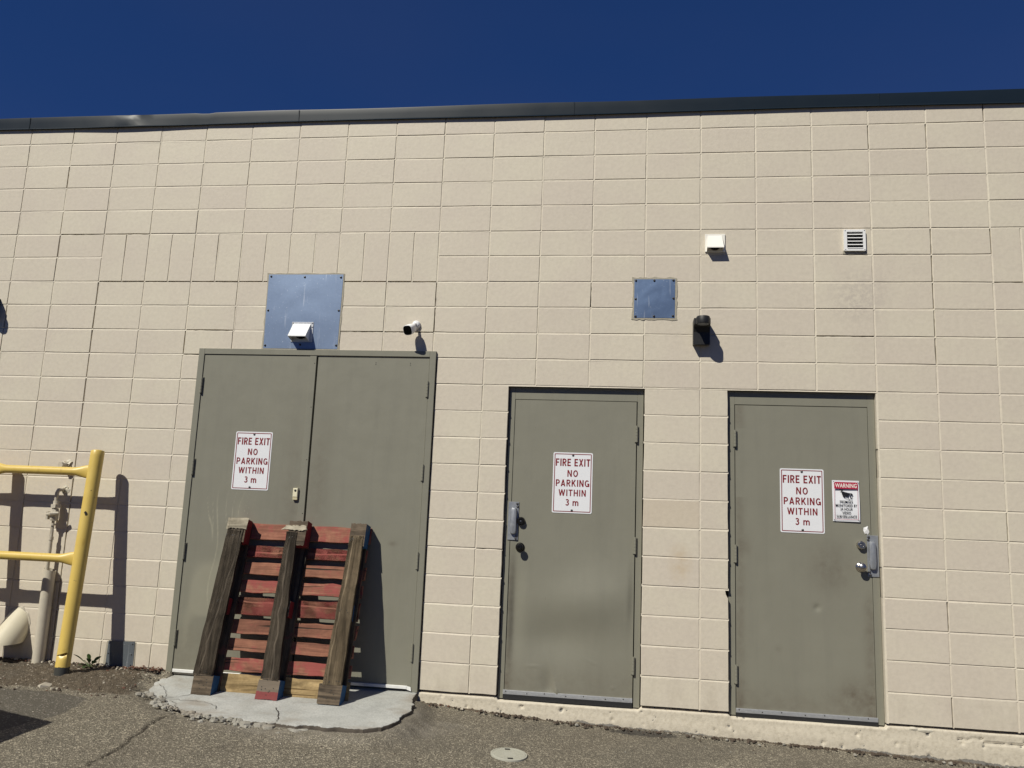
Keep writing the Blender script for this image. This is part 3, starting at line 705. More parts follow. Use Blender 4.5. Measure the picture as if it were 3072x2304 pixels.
def guard(x0, x1, z0, z1, cx0, cx1, cz0, cz1, y, parent, scr):
    mb = MB(); mb.mat('guard_metal').bbox(x0, x1, y - .004, y, z0, z1, .001)
    n = 10; vs = []; W2 = (cx1 - cx0) / 2; H2 = (cz1 - cz0) / 2; cxm = (cx0 + cx1) / 2; czm = (cz0 + cz1) / 2; rings = [(1, .0), (1, .010), (.93, .019), (.80, .024), (.45, .027)]
    N = 28
    for sc_, d in rings:
        for k_ in range(N):
            a_ = 2 * math.pi * k_ / N; ca, sa = math.cos(a_), math.sin(a_); r_ = min(W2, H2) * .55
            e_ = 5.0; den = (abs(ca) ** e_ + abs(sa) ** e_) ** (1 / e_)
            vs.append((cxm + ca / den * (W2 - (1 - sc_) * W2), y - .004 - d, czm + sa / den * (H2 - (1 - sc_) * W2)))
    fs = [(i_ * N + k_, i_ * N + (k_ + 1) % N, (i_ + 1) * N + (k_ + 1) % N, (i_ + 1) * N + k_) for i_ in range(4) for k_ in range(N)] + [tuple(range(4 * N, 5 * N))]
    mb.add(vs, fs); mb.mat('screw_metal')
    for x, z in scr: mb.lathe((x, y - .003, z), [(.0085, 0), (.0085, .003), (.006, .007), (0, .0085)], 12)
    mb.build('latch_guard', None, parent, smooth=SM)
guard(.636, .711, 1.174, 1.447, .652, .702, 1.215, 1.405, .034, L3, [(.699, 1.434), (.702, 1.413), (.700, 1.205), (.696, 1.186)])
def deadbolt(x, z, y, mat, parent):
    mb = MB(); mb.mat(mat).lathe((x, y, z), [(.030, 0), (.030, .006), (.027, .026), (.022, .031), (.0135, .031), (.0125, .027), (0, .027)], 24)
    mb.mat('satin_nickel').lathe((x, y - .026, z), [(.007, 0), (.006, .003), (0, .003)], 10); mb.mat('dark_hole').box(x - .0009, x + .0009, y - .0297, y - .0285, z - .004, z + .004)
    mb.build('deadbolt', None, parent, smooth=SM)
def knob(x, z, y, mat, parent, L=.062, r=.027, hole=True):
    mb = MB(); mb.mat(mat).lathe((x, y, z), [(.033, 0), (.033, .003), (.028, .009), (.016, .013), (.012, .016), (.012, .03), (r * .8, L * .60), (r, L * .74), (r * .98, L * .88), (r * .7, L)] + ([(.009, L + .001), (.008, L - .002), (0, L - .002)] if hole else [(r * .35, L + .004), (0, L + .005)]), 28)
    mb.build('door_knob', None, parent, smooth=SM)
deadbolt(.731, 1.311, .037, 'dark_bronze', L3); knob(.731, 1.125, .037, 'dark_bronze', L3)
# --- right door
frame(2.192, 3.191, 2.2945, .082, .046, .098, .036, .129, .118, 'recessed frame of the right hand door, scuffed at its left side')
def d3_disp(X, Z): return .0065 * np.exp(-((X - 2.779) ** 2 + (Z - .812) ** 2) / .0004) + .0015 * fbm(X * 3, Z * 2, 4)
def d3_dirt(X, Z):
    d = .40 * np.exp(-((X - 2.87) ** 2 / .02 + (Z - 1.08) ** 2 / .025)) + .55 * np.exp(-((X - 3.0) ** 2 / .008 + (Z - .27) ** 2 / .008))
    d += .35 * np.exp(-((X - 2.27) ** 2 / .0012)) * (vn(X * 0, Z * 2.2, 4) > .4) + .30 * sst(.35, .13, Z) + .4 * np.exp(-((X - 3.12) ** 2 / .0015)) * sst(1.0, .8, Z)
    d += .35 * np.exp(-((X - 2.52) ** 2 + (Z - .53) ** 2) / .0004) + .25 * np.exp(-((X - 2.31) ** 2 / .002 + (Z - 1.2) ** 2 / .006)); return d
L4 = leaf('door', 2.2425, 3.1415, .104, 2.1925, .037, B, 'right hand door with silver knob, smudged dark around the lock and near the bottom', d3_disp, d3_dirt, step=.009)
for a, b in ((1.893, 2.008), (1.089, 1.206), (.286, .405)): hinge(2.240, a, b, .026, L4)
sweep(2.238, 3.150, .100, .128, .0295, L4, 2)
guard(3.113, 3.187, 1.036, 1.312, 3.119, 3.168, 1.082, 1.272, .034, L4, [(3.124, 1.300), (3.121, 1.281), (3.124, 1.068), (3.130, 1.047)])
deadbolt(3.074, 1.245, .037, 'satin_nickel', L4); knob(3.068, 1.097, .037, 'satin_nickel', L4, .060, .028, False)
mb = MB(); rg = random.Random(4); ring = [(3.113 + .019 * math.cos(a_) * rg.uniform(.6, 1.2), .0345 - rg.uniform(0, .003), 1.346 + .032 * math.sin(a_) * rg.uniform(.6, 1.15)) for a_ in np.linspace(0, 6.283, 13)[:-1]]
mb.add([(3.113, .028, 1.348)] + ring, [(0, i_ + 1, (i_ + 1) % 12 + 1) for i_ in range(12)]); t_ = mb.build('paper_scrap', 'white_plastic', None)
meta(t_, 'torn scrap of white paper stuck above the silver lock guard on the right door', 'paper scrap')

# ------------------------------------------------------------------ signs
def rrect(x0, x1, z0, z1, r, n=5):
    P = []
    for cx_, cz_, a0 in ((x1 - r, z1 - r, 0), (x0 + r, z1 - r, 90), (x0 + r, z0 + r, 180), (x1 - r, z0 + r, 270)):
        for k_ in range(n + 1): a_ = math.radians(a0 + 90 * k_ / n); P.append((cx_ + r * math.cos(a_), cz_ + r * math.sin(a_)))
    return P
def plate(mb, P, y0, y1):
    n = len(P); mb.add([(x, y0, z) for x, z in P] + [(x, y1, z) for x, z in P], [tuple(range(n))[::-1], tuple(range(n, 2 * n))] + [(i_, (i_ + 1) % n, n + (i_ + 1) % n, n + i_) for i_ in range(n)])
def ringplate(mb, P, Q, y):
    n = len(P); mb.add([(x, y, z) for x, z in P] + [(x, y, z) for x, z in Q], [(i_, n + i_, n + (i_ + 1) % n, (i_ + 1) % n) for i_ in range(n)])
def arc(cx, cy, rx, ry, a0, a1, n=9): return [(cx + rx * math.cos(math.radians(a0 + (a1 - a0) * k_ / n)), cy + ry * math.sin(math.radians(a0 + (a1 - a0) * k_ / n))) for k_ in range(n + 1)]
SW = .168; h_ = SW / 2
GL = {'F': (.50, [[(h_, 0), (h_, 1)], [(h_, 1 - h_), (.50, 1 - h_)], [(h_, .50), (.44, .50)]]),
      'E': (.50, [[(h_, 0), (h_, 1)], [(h_, 1 - h_), (.50, 1 - h_)], [(h_, .51), (.45, .51)], [(h_, h_), (.50, h_)]]),
      'I': (SW, [[(h_, 0), (h_, 1)]]), 'T': (.54, [[(.27, 0), (.27, 1)], [(0, 1 - h_), (.54, 1 - h_)]]),
      'R': (.56, [[(h_, 0), (h_, 1)], [(h_, 1 - h_), (.28, 1 - h_)] + arc(.28, .705, .20, .2175, 90, -90) + [(h_, .4875)], [(.27, .47), (.50, 0)]]),
      'P': (.55, [[(h_, 0), (h_, 1)], [(h_, 1 - h_), (.28, 1 - h_)] + arc(.28, .685, .20, .2375, 90, -90) + [(h_, .4475)]]),
      'X': (.60, [[(.08, 0), (.52, 1)], [(.08, 1), (.52, 0)]]), 'N': (.60, [[(h_, 0), (h_, 1)], [(.60 - h_, 0), (.60 - h_, 1)], [(.10, .97), (.50, .03)]]),
      'A': (.64, [[(.08, 0), (.32, .99)], [(.56, 0), (.32, .99)], [(.17, .27), (.47, .27)]]), 'K': (.60, [[(h_, 0), (h_, 1)], [(.13, .38), (.50, 1)], [(.25, .56), (.53, 0)]]),
      'W': (.90, [[(.07, 1), (.25, .02)], [(.25, .02), (.45, .98)], [(.45, .98), (.65, .02)], [(.65, .02), (.83, 1)]]), 'H': (.60, [[(h_, 0), (h_, 1)], [(.60 - h_, 0), (.60 - h_, 1)], [(h_, .5), (.60 - h_, .5)]]),
      'O': (.64, [arc(.32, .5, .32 - h_, .5 - h_, 0, 360, 24)[:-1] + ['c']]), 'G': (.62, [arc(.32, .5, .32 - h_, .5 - h_, 42, 325, 20) + [(.555, .30)], [(.565, .02), (.565, .46)], [(.36, .43), (.62, .43)]]),
      '3': (.50, [arc(.24, .755, .17, .17, 155, -80) + [(.20, .555)], [(.20, .53)] + arc(.24, .31, .19, .235, 75, -155, 12)]),
      'm': (.84, [[(h_, 0), (h_, .72)], arc(.26, .46, .17, .19, 165, 0, 8) + [(.43, 0)], arc(.60, .46, .17, .19, 170, 0, 8) + [(.77, 0)]]), ' ': (.22, [])}
def print_line(txt, parent, cx, cz, w, h, y, off):
    x = 0; segs = []
    for c_ in txt:
        gw, st = GL[c_]
        for s_i in st: segs.append((x, s_i))
        x += gw + .15
    tot = x - .15; sx = w / tot; mb = MB()
    for n_, (x0_, pl_) in enumerate(segs):
        closed = pl_[-1] == 'c'; pl_ = pl_[:-1] if closed else pl_; m = len(pl_); L_, R_ = [], []
        P_ = [((x0_ + a - tot / 2) * sx, (b - .5) * h) for a, b in pl_]; hw = SW * h / 2 * .98
        for k_ in range(m):
            a = P_[(k_ - 1) % m] if (closed or k_) else None; b = P_[(k_ + 1) % m] if (closed or k_ < m - 1) else None; p_ = P_[k_]
            d1 = Vector((p_[0] - a[0], p_[1] - a[1])).normalized() if a else None; d2 = Vector((b[0] - p_[0], b[1] - p_[1])).normalized() if b else None
            d1 = d1 or d2; d2 = d2 or d1; t = (d1 + d2).normalized(); n2 = Vector((-t.y, t.x)); f_ = min(1.6, 1 / max(.4, t.dot(d1)))
            L_.append((p_[0] + n2.x * hw * f_, p_[1] + n2.y * hw * f_)); R_.append((p_[0] - n2.x * hw * f_, p_[1] - n2.y * hw * f_))
        yy_ = -.00012 * (n_ % 5); vs = [(q[0], yy_, q[1]) for q in L_] + [(q[0], yy_, q[1]) for q in R_]
        mb.add(vs, [(k_, m + k_, m + (k_ + 1) % m, (k_ + 1) % m) for k_ in range(m if closed else m - 1)])
    o = mb.build('lettering', 'sign_red', parent); o.location = (cx - off[0], y - off[1], cz - off[2]); return o
def fire_sign(x0, x1, z0, z1, y, label):
    R = empty('fire_exit_sign', (0, 0, 0), label, 'sign', 'fire exit signs on the doors'); cx_ = (x0 + x1) / 2; H = z1 - z0; Wd = x1 - x0
    R.location = (cx_, y, z0); off = (cx_, y, z0)
    mb = MB(); plate(mb, rrect(x0, x1, z0, z1, .011), y - .002, y); mb.v = [(a - off[0], b - off[1], c - off[2]) for a, b, c in mb.v]; mb.build('sign_panel', 'sign_white', R)
    mb = MB(); i0 = .009; i1 = .0145; ringplate(mb, rrect(x0 + i0, x1 - i0, z0 + i0, z1 - i0, .006), rrect(x0 + i1, x1 - i1, z0 + i1, z1 - i1, .003), y - .0027)
    mb.v = [(a - off[0], b - off[1], c - off[2]) for a, b, c in mb.v]; mb.build('sign_border', 'sign_red', R)
    k_ = H / .45
    for t, w_, hh, d in (('FIRE EXIT', .258, .055, .074), ('NO', .080, .050, .156), ('PARKING', .250, .050, .228), ('WITHIN', .204, .048, .300), ('3 m', .096, .048, .371)):
        print_line(t, R, cx_, z1 - d * k_, w_ * Wd / .297, hh * k_, y - .0030, off)
    for z in (z1 - .020, z0 + .020):
        mb = MB(); mb.lathe((0, -.002, z - z0), [(.0085, 0), (.0085, .002), (.005, .0045), (0, .005)], 12); mb.build('screw', 'screw_metal', R)
fire_sign(-1.487, -1.192, 1.459, 1.900, -.0125, 'white fire exit sign on the left leaf of the double door, above the pallet')
fire_sign(.951, 1.238, 1.381, 1.817, .0365, 'white fire exit sign on the middle door with black locks')
fire_sign(2.545, 2.840, 1.309, 1.751, .0365, 'white fire exit sign on the right door, left of the surveillance warning')
x0, x1, z0, z1, y = 2.894, 3.072, 1.399, 1.680, .0355
R = empty('warning_sign', ((x0 + x1) / 2, y, z0), 'small white surveillance warning sign with red header and camera picture on right door', 'sign'); off = tuple(R.location)
def ob(mb, name, mat, par, off):
    mb.v = [(a - off[0], b - off[1], c - off[2]) for a, b, c in mb.v]; return mb.build(name, mat, par)
mb = MB(); n = 14; vs = []
for k_ in range(n + 1):
    z = z0 + (z1 - z0) * k_ / n; yy_ = y - .004 - .004 * math.sin(k_ / n * 5.5)
    vs += [(x0, yy_ - .001, z), (x1, yy_ - .005, z), (x0, yy_ + .0002, z), (x1, yy_ - .0038, z)]
fs = []
for k_ in range(n): b_ = 4 * k_; fs += [(b_, b_ + 1, b_ + 5, b_ + 4), (b_ + 2, b_ + 6, b_ + 7, b_ + 3), (b_ + 1, b_ + 3, b_ + 7, b_ + 5), (b_, b_ + 4, b_ + 6, b_ + 2)]
mb.add(vs, fs); ob(mb, 'sign_panel', 'sign_white', R, off)
yf = y - .0145
yf = y - .0142
mb = MB(); P = rrect(x0 + .012, x1 - .012, z1 - .058, z1 - .013, .008); P = [(x, max(z, z1 - .058) if z > z1 - .05 else z1 - .058) for x, z in P]
P = [(x0 + .012, z1 - .058)] + [q for q in rrect(x0 + .012, x1 - .012, z1 - .04, z1 - .013, .009) if q[1] > z1 - .027 + -.0001][::-1] + [(x1 - .012, z1 - .058)]
mb.add([(x, yf, z) for x, z in P], [tuple(range(len(P)))]); ob(mb, 'sign_header', 'sign_crimson', R, off)
mb = MB(); ringplate(mb, rrect(x0 + .0115, x1 - .0115, z0 + .014, z1 - .0125, .009), rrect(x0 + .0132, x1 - .0132, z0 + .0157, z1 - .0142, .008), yf - .0002); ob(mb, 'sign_border', 'sign_crimson', R, off)
cx_ = (x0 + x1) / 2
text_obj('WARNING', 'lettering', 'white_paint', R, cx_, z1 - .036, .142, .029, yf - .0006, .02, off=off)
for t, w_, d in (('PREMISES', .086, .147), ('MONITORED BY', .142, .172), ('24 HOUR', .082, .197), ('VIDEO', .058, .222), ('SURVEILLANCE', .132, .247)):
    text_obj(t, 'lettering', 'sign_black', R, cx_, z1 - d, w_, .0185, yf - .0006, .010, off=off)
def q2(u_, v_): return (cx_ + (u_ - 280) / 400 * .178, yf - .0008, z1 - .062 - (v_ - 235) / 610 * .28)
mb = MB(); P = [(180, 240), (240, 237), (243, 245), (232, 252), (228, 268), (330, 290), (365, 292), (384, 318), (370, 322), (345, 305), (322, 315), (300, 345), (255, 330), (265, 362), (240, 345), (222, 322), (215, 290), (205, 280), (207, 255), (182, 250)]
mb.add([q2(*c) for c in P], [tuple(range(len(P)))]); nn = 20
mb.add([q2(340 + 33 * math.cos(a_), 348 + 42 * math.sin(a_)) for a_ in np.linspace(0, 6.283, nn + 1)[:-1]] + [q2(340 + 28 * math.cos(a_), 348 + 37 * math.sin(a_)) for a_ in np.linspace(0, 6.283, nn + 1)[:-1]], [(i_, (i_ + 1) % nn, nn + (i_ + 1) % nn, nn + i_) for i_ in range(nn)])
mb.add([q2(346 + 11 * math.cos(a_), 348 + 16 * math.sin(a_)) for a_ in np.linspace(0, 6.283, 13)[:-1]], [tuple(range(12))])
mb.add([q2(250, 348), q2(330, 384), q2(332, 390), q2(248, 354)], [(0, 1, 2, 3)]); ob(mb, 'camera_pictogram', 'sign_black', R, off)
for x, z in ((x0 + .009, z1 - .011), (x1 - .009, z1 - .011), (x0 + .009, z0 + .012), (x1 - .009, z0 + .012)):
    mb = MB(); mb.lathe((x, yf + .003, z), [(.003, 0), (.0025, .004), (0, .004)], 8); ob(mb, 'screw', 'screw_dark', R, off)

# ------------------------------------------------------------------ panels, vents, lamp, cameras
def at0(name, L, label, cat, group=None): return empty(name, L, label, cat, group)
def panel(poly, mat, riv, label, my=.0, caulk=.014):
    L = ((poly[0][0] + poly[1][0]) / 2, 0, min(p_[1] for p_ in poly)); R = at0('metal_cover_panel', L, label, 'metal panel')
    cx_ = sum(p_[0] for p_ in poly) / 4; cz_ = sum(p_[1] for p_ in poly) / 4
    mb = MB(); rg = random.Random(2); P = []
    for a, b in zip(poly, poly[1:] + poly[:1]):
        for k_ in range(14): t = k_ / 14; x = a[0] + (b[0] - a[0]) * t; z = a[1] + (b[1] - a[1]) * t; P.append((x + (caulk if x > cx_ else -caulk) * rg.uniform(.5, 1.1) * (1 if abs(abs(x - cx_) - abs(poly[1][0] - poly[0][0]) / 2) < .02 else .1), z + (caulk if z > cz_ else -caulk) * rg.uniform(.5, 1.1) * (1 if abs(abs(z - cz_) - abs(poly[0][1] - poly[-1][1]) / 2) < .02 else .1)))
    plate(mb, P, -.0035, .006); ob(mb, 'sealant', 'caulk', R, L)
    nx = 26; u_ = np.linspace(0, 1, nx); U, V = np.meshgrid(u_, u_); A, Bq, Cq, D = [np.array(p_) for p_ in poly]
    XX = (1 - V) * ((1 - U) * A[0] + U * Bq[0]) + V * ((1 - U) * D[0] + U * Cq[0]); ZZ = (1 - V) * ((1 - U) * A[1] + U * Bq[1]) + V * ((1 - U) * D[1] + U * Cq[1])
    E_ = np.sin(U * math.pi) * np.sin(V * math.pi); YY = -.0052 - .004 * E_ * (1 + .8 * fbm(U * 3, V * 3, 5)) - .0012 * fbm(U * 2.2 + 3, V * 2.2, 9)
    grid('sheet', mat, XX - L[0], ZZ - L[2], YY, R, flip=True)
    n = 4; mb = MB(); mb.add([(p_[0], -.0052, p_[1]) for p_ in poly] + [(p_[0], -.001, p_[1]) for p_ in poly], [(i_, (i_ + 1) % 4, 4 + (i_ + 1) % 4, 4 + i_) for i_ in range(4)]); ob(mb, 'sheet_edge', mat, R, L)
    for x, z in riv: mb = MB(); mb.lathe((x, -.005, z), [(.0085, 0), (.0085, .002), (.006, .006), (0, .0075)], 12); ob(mb, 'screw', 'screw_dark', R, L)
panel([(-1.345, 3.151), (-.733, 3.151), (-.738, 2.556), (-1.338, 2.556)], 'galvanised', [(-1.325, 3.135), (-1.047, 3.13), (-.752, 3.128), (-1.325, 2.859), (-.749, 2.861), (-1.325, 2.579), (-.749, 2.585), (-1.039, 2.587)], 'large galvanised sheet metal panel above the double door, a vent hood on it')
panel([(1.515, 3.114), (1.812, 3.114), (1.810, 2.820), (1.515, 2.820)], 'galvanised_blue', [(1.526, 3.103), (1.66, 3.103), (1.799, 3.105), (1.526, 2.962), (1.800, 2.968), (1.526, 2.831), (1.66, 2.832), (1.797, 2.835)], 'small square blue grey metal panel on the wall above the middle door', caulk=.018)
L = (2.22, 0, .12)
R = at0('metal_patch_plate', (-2.235, 0, .11), 'small galvanised plate at the foot of the wall, crossed by the barrier post shadow', 'metal panel')
mb = MB(); plate(mb, [(-2.372, .12), (-2.12, .12), (-2.125, .298), (-2.36, .296)], -.004, .004); ob(mb, 'sealant', 'caulk', R, R.location)
mb = MB(); plate(mb, [(-2.350, .105), (-2.130, .105), (-2.133, .303), (-2.345, .301)], -.008, -.003); ob(mb, 'sheet', 'galvanised_dull', R, R.location)
for x in (-2.335, -2.147):
    for z in (.285, .21, .135): mb = MB(); mb.lathe((x, -.008, z), [(.005, 0), (.004, .003), (0, .004)], 8); ob(mb, 'screw', 'screw_dark', R, R.location)
# metal hood on the big panel
R = at0('vent_hood', (-1.03, 0, 2.6), 'bright metal box vent hood on the large panel above the double door', 'vent', 'vent hoods on the wall'); L = R.location
mb = MB(); mb.bbox(-1.116, -.941, -.013, -.006, 2.609, 2.766, .001); ob(mb, 'mounting_flange', 'aluminium', R, L)
def hood(xa, xb, ya, yb, zt, zl, zb, d, th=.0015, flare=0):
    mb = MB()  # sloped front, two sides, lip
    f_ = flare
    A = [(xa + f_, ya, zt), (xb - f_, ya, zt), (xb, -d, zl), (xa, -d, zl), (xa, -d, zl - .006), (xb, -d, zl - .006), (xa + f_ * .2, ya, zb), (xb - f_ * .2, ya, zb)]
    mb.add(A, [(0, 3, 2, 1), (3, 4, 5, 2), (0, 6, 4, 3), (1, 2, 5, 7)])
    Bv = [(x + (th if x < (xa + xb) / 2 else -th), y + th if y < -.02 else y, z - th) for x, y, z in A]
    mb.add(Bv, [(0, 1, 2, 3), (3, 2, 5, 4), (0, 3, 4, 6), (1, 7, 5, 2)])
    mb.add([A[4], A[5], Bv[5], Bv[4]], [(0, 1, 2, 3)]); mb.add([A[4], A[6], Bv[6], Bv[4]], [(0, 1, 2, 3)]); mb.add([A[5], A[7], Bv[7], Bv[5]], [(0, 1, 2, 3)])
    return mb
ob(hood(-1.105, -.963, -.012, 0, 2.752, 2.640, 2.612, .098), 'hood', 'galv_bright', R, L)
mb = MB(); mb.lathe((-1.034, -.012, 2.685), [(.055, 0), (.055, .004), (.050, .004), (.050, .001)], 24); ob(mb, 'duct_opening', 'black_plastic', R, L)
for x, z in ((-1.107, 2.757), (-.950, 2.757), (-.949, 2.725)): mb = MB(); mb.lathe((x, -.013, z), [(.005, 0), (.004, .003), (0, .004)], 8); ob(mb, 'screw', 'screw_metal', R, L)
# white hood
R = at0('vent_hood', (2.1, 0, 3.32), 'white painted vent hood high on the bare wall, above the black wall lamp', 'vent', 'vent hoods on the wall'); L = R.location
mb = MB(); mb.bbox(2.027, 2.171, -.010, .001, 3.321, 3.458, .002); ob(mb, 'mounting_flange', 'white_paint', R, L)
ob(hood(2.036, 2.156, -.009, 0, 3.449, 3.341, 3.327, .070, .002, .010), 'hood', 'white_paint', R, L)
mb = MB(); mb.lathe((2.097, -.010, 3.372), [(.040, 0), (.040, .006), (.036, .006), (.036, 0)], 24); ob(mb, 'duct_opening', 'duct_brown', R, L)
# louvred grille
R = at0('louvre_grille', (3.08, 0, 3.32), 'small white louvred vent grille high on the wall, above the right door', 'vent'); L = R.location
mb = MB(); P = rrect(3.005, 3.154, 3.323, 3.482, .006); Q = rrect(3.026, 3.136, 3.340, 3.466, .004); n = len(P)
mb.add([(x, -.020, z) for x, z in P] + [(x, -.020, z) for x, z in Q] + [(x, .001, z) for x, z in P] + [(x, -.004, z) for x, z in Q], [(i_, n + i_, n + (i_ + 1) % n, (i_ + 1) % n) for i_ in range(n)] + [(i_, (i_ + 1) % n, 2 * n + (i_ + 1) % n, 2 * n + i_) for i_ in range(n)] + [(n + i_, 3 * n + i_, 3 * n + (i_ + 1) % n, n + (i_ + 1) % n) for i_ in range(n)])
ob(mb, 'grille_frame', 'white_plastic', R, L)
mb = MB(); mb.add([(3.02, -.0045, 3.335), (3.14, -.0045, 3.335), (3.14, -.0045, 3.47), (3.02, -.0045, 3.47)], [(0, 1, 2, 3)]); ob(mb, 'dark_duct', 'black_plastic', R, L)
for k_ in range(5):
    zz = 3.448 - k_ * .0255; mb = MB(); mb.prism([(-.008, zz + .006), (-.0065, zz + .0065), (-.0225, zz - .0035), (-.0235, zz - .006), (-.022, zz - .0065)], 3.028, 3.134); ob(mb, 'louvre', 'white_plastic', R, L)
mb = MB(); plate(mb, [(2.998, 3.306), (3.05, 3.300), (3.12, 3.304), (3.166, 3.300), (3.160, 3.33), (3.000, 3.33)], -.003, .002); ob(mb, 'sealant', 'caulk', R, L)
for x in (3.014, 3.146):
    for z in (3.474, 3.331): mb = MB(); mb.lathe((x, -.020, z), [(.0035, 0), (.003, .002), (0, .0025)], 8); ob(mb, 'screw', 'screw_metal', R, L)
# black wall lamps
def lamp(dx, dz, label):
    R = at0('wall_lamp', (1.996 + dx, 0, 2.62 + dz), label, 'lamp', 'black wall lamps'); L = (1.996, 0, 2.62)
    mb = MB(); x0, x1 = 1.9395, 2.0545
    mb.prism([(0, 2.618), (-.066, 2.612), (-.070, 2.70), (-.085, 2.735), (-.12, 2.752), (-.12, 2.792), (-.070, 2.795), (0, 2.790)], x0, x1); ob(mb, 'lamp_body', 'black_plastic', R, L)
    mb = MB(); mb.lathe((1.9985, -.158, 2.741), [(.040, -.004), (.046, -.004), (.0475, 0), (.0475, .045), (.044, .052), (0, .054)], 32, (0, 0, 1)); o = ob(mb, 'lamp_head', 'black_plastic', R, L); o.data.polygons.foreach_set('use_smooth', [True] * len(o.data.polygons)); o.data.set_sharp_from_angle(angle=SM)
    mb = MB(); mb.lathe((1.9985, -.158, 2.740), [(.0405, 0), (.038, .003), (0, .004)], 28, (0, 0, -1)); ob(mb, 'lens', 'guard_metal', R, L)
    mb = MB(); mb.box(x0 + .012, x1 - .012, -.158, -.07, 2.745, 2.790); ob(mb, 'arm', 'black_plastic', R, L)
lamp(0, 0, 'black wall lamp with round downlight head, above and right of the middle door')
lamp(-5.715, .15, 'black wall lamp at the far left of the wall, only its shadow in the photo')
# security camera
R = at0('security_camera', (-.125, 0, 2.76), 'white bullet security camera with black face above the double door', 'camera'); L = R.location
mb = MB(); mb.lathe((-.125, 0, 2.752), [(.033, 0), (.033, .010), (.028, .024), (.015, .032), (0, .034)], 24); o = ob(mb, 'mount_base', 'white_plastic', R, L); o.data.polygons.foreach_set('use_smooth', [True] * len(o.data.polygons))
mb = MB(); mb.tube([(-.125, -.028, 2.752), (-.128, -.045, 2.748), (-.133, -.062, 2.735)], [.011, .010, .012], 12); mb.lathe((-.125, -.030, 2.770), [(.004, 0), (.003, .003), (0, .003)], 8, (0, -1, .3)); o = ob(mb, 'mount_arm', 'white_plastic', R, L); o.data.polygons.foreach_set('use_smooth', [True] * len(o.data.polygons))
ax = Vector((-.22, -.87, -.44)).normalized(); sd = ax.cross(Vector((0, 0, 1))).normalized(); up = sd.cross(ax); c0 = Vector((-.132, -.052, 2.722))
def shead(mb, rings, N=28, e_=3.2, cap=True):
    vs = []
    for d, rx_, ry_ in rings:
        for k_ in range(N):
            a_ = 2 * math.pi * k_ / N; ca, sa = math.cos(a_), math.sin(a_); den = (abs(ca) ** e_ + abs(sa) ** e_) ** (1 / e_)
            vs.append(c0 + ax * d + sd * (ca / den * rx_) + up * (sa / den * ry_))
    m_ = len(rings); fs = [(i_ * N + k_, i_ * N + (k_ + 1) % N, (i_ + 1) * N + (k_ + 1) % N, (i_ + 1) * N + k_) for i_ in range(m_ - 1) for k_ in range(N)]
    fs.append(tuple(range((m_ - 1) * N, m_ * N))); fs.append(tuple(range(N))[::-1]); mb.add(vs, fs)
mb = MB(); shead(mb, [(0, .012, .012), (.006, .022, .022), (.018, .031, .031), (.04, .036, .036), (.098, .0375, .038), (.100, .0365, .037)]); o = ob(mb, 'camera_housing', 'white_plastic', R, L); o.data.polygons.foreach_set('use_smooth', [True] * len(o.data.polygons)); o.data.set_sharp_from_angle(angle=SM)
mb = MB(); shead(mb, [(.0985, .0345, .0345), (.1008, .0345, .0345), (.1018, .032, .032)]); ob(mb, 'camera_face', 'black_gloss', R, L)
# doorbell
R = at0('doorbell', (-.966, -.012, 1.397), 'small cream doorbell on the double door beside the centre gap', 'doorbell'); L = R.location
mb = MB(); mb.bbox(-.986, -.949, -.036, -.0125, 1.418, 1.485, .003); ob(mb, 'bell_body', 'cream_plastic', R, L)
mb = MB(); mb.bbox(-.986, -.949, -.033, -.0125, 1.397, 1.4175, .002); ob(mb, 'bell_base', 'cream_dark', R, L)
mb = MB(); mb.lathe((-.9665, -.036, 1.467), [(.0085, 0), (.0085, .002), (.006, .003), (0, .003)], 16); ob(mb, 'push_button', 'black_plastic', R, L)

# ------------------------------------------------------------------ yellow barrier
R = empty('safety_barrier', (-3.3, -.36, .1), 'yellow steel pipe barrier of posts and two rails at the left, worn base', 'barrier'); L = R.location
D = Vector((.0364, -.115, -1.0))
def post_at(xb, yb):
    top = Vector((xb, yb, .1)) - D * 1.60; P_ = []; rr = []; n = 110
    tt = sorted([1.85 * k_ / 50 for k_ in range(51)] + [.36 + .0025 * k_ for k_ in range(44)])
    for t_ in tt: P_.append(Vector((xb, yb, .1)) + D * .25 - D * t_); rr.append(.0485)
    P_ += [P_[-1] - D * .006, P_[-1] - D * .011]; rr += [.045, .030]
    mb = MB(); mb.tube(P_, rr, 40)
    # a dent low on the post
    vs = []
    for x, y, z in mb.v:
        zt_ = .262 + .35 * (x - xb - .02); d = (math.exp(-(zt_ - z) / .016) if z < zt_ else 0) * math.exp(-((x - (xb + .012)) ** 2) / .0009) if y < yb - .015 else 0
        vs.append((x, y + .034 * d, z))
    mb.v = vs; wear = [1.0 * float(sst(.175, .145, z)) for x, y, z in mb.v]
    mb.v = [(a - L[0], b - L[1], c - L[2]) for a, b, c in mb.v]; mb.build('post', 'yellow_paint', R, smooth=SM, attrs=dict(wear=wear)); return top
PXs = [-2.446, -3.335, -4.22]
for q in PXs: post_at(q, -.360)
mb = MB(); cpt = Vector((-2.446, -.36, .1)) + D * (.1 - 1.235) + Vector((.012, -.0485, 0)); mb.add([(cpt.x + .012 * math.cos(a_) * random.uniform(.7, 1.2), cpt.y - .0015 + .002, cpt.z + .017 * math.sin(a_) * random.uniform(.8, 1.2)) for a_ in np.linspace(0, 6.283, 11)[:-1]] + [(cpt.x + .012 * math.cos(a_), cpt.y + .02, cpt.z + .017 * math.sin(a_)) for a_ in np.linspace(0, 6.283, 11)[:-1]], [tuple(range(10))] + [(i_, (i_ + 1) % 10, 10 + (i_ + 1) % 10, 10 + i_) for i_ in range(10)])
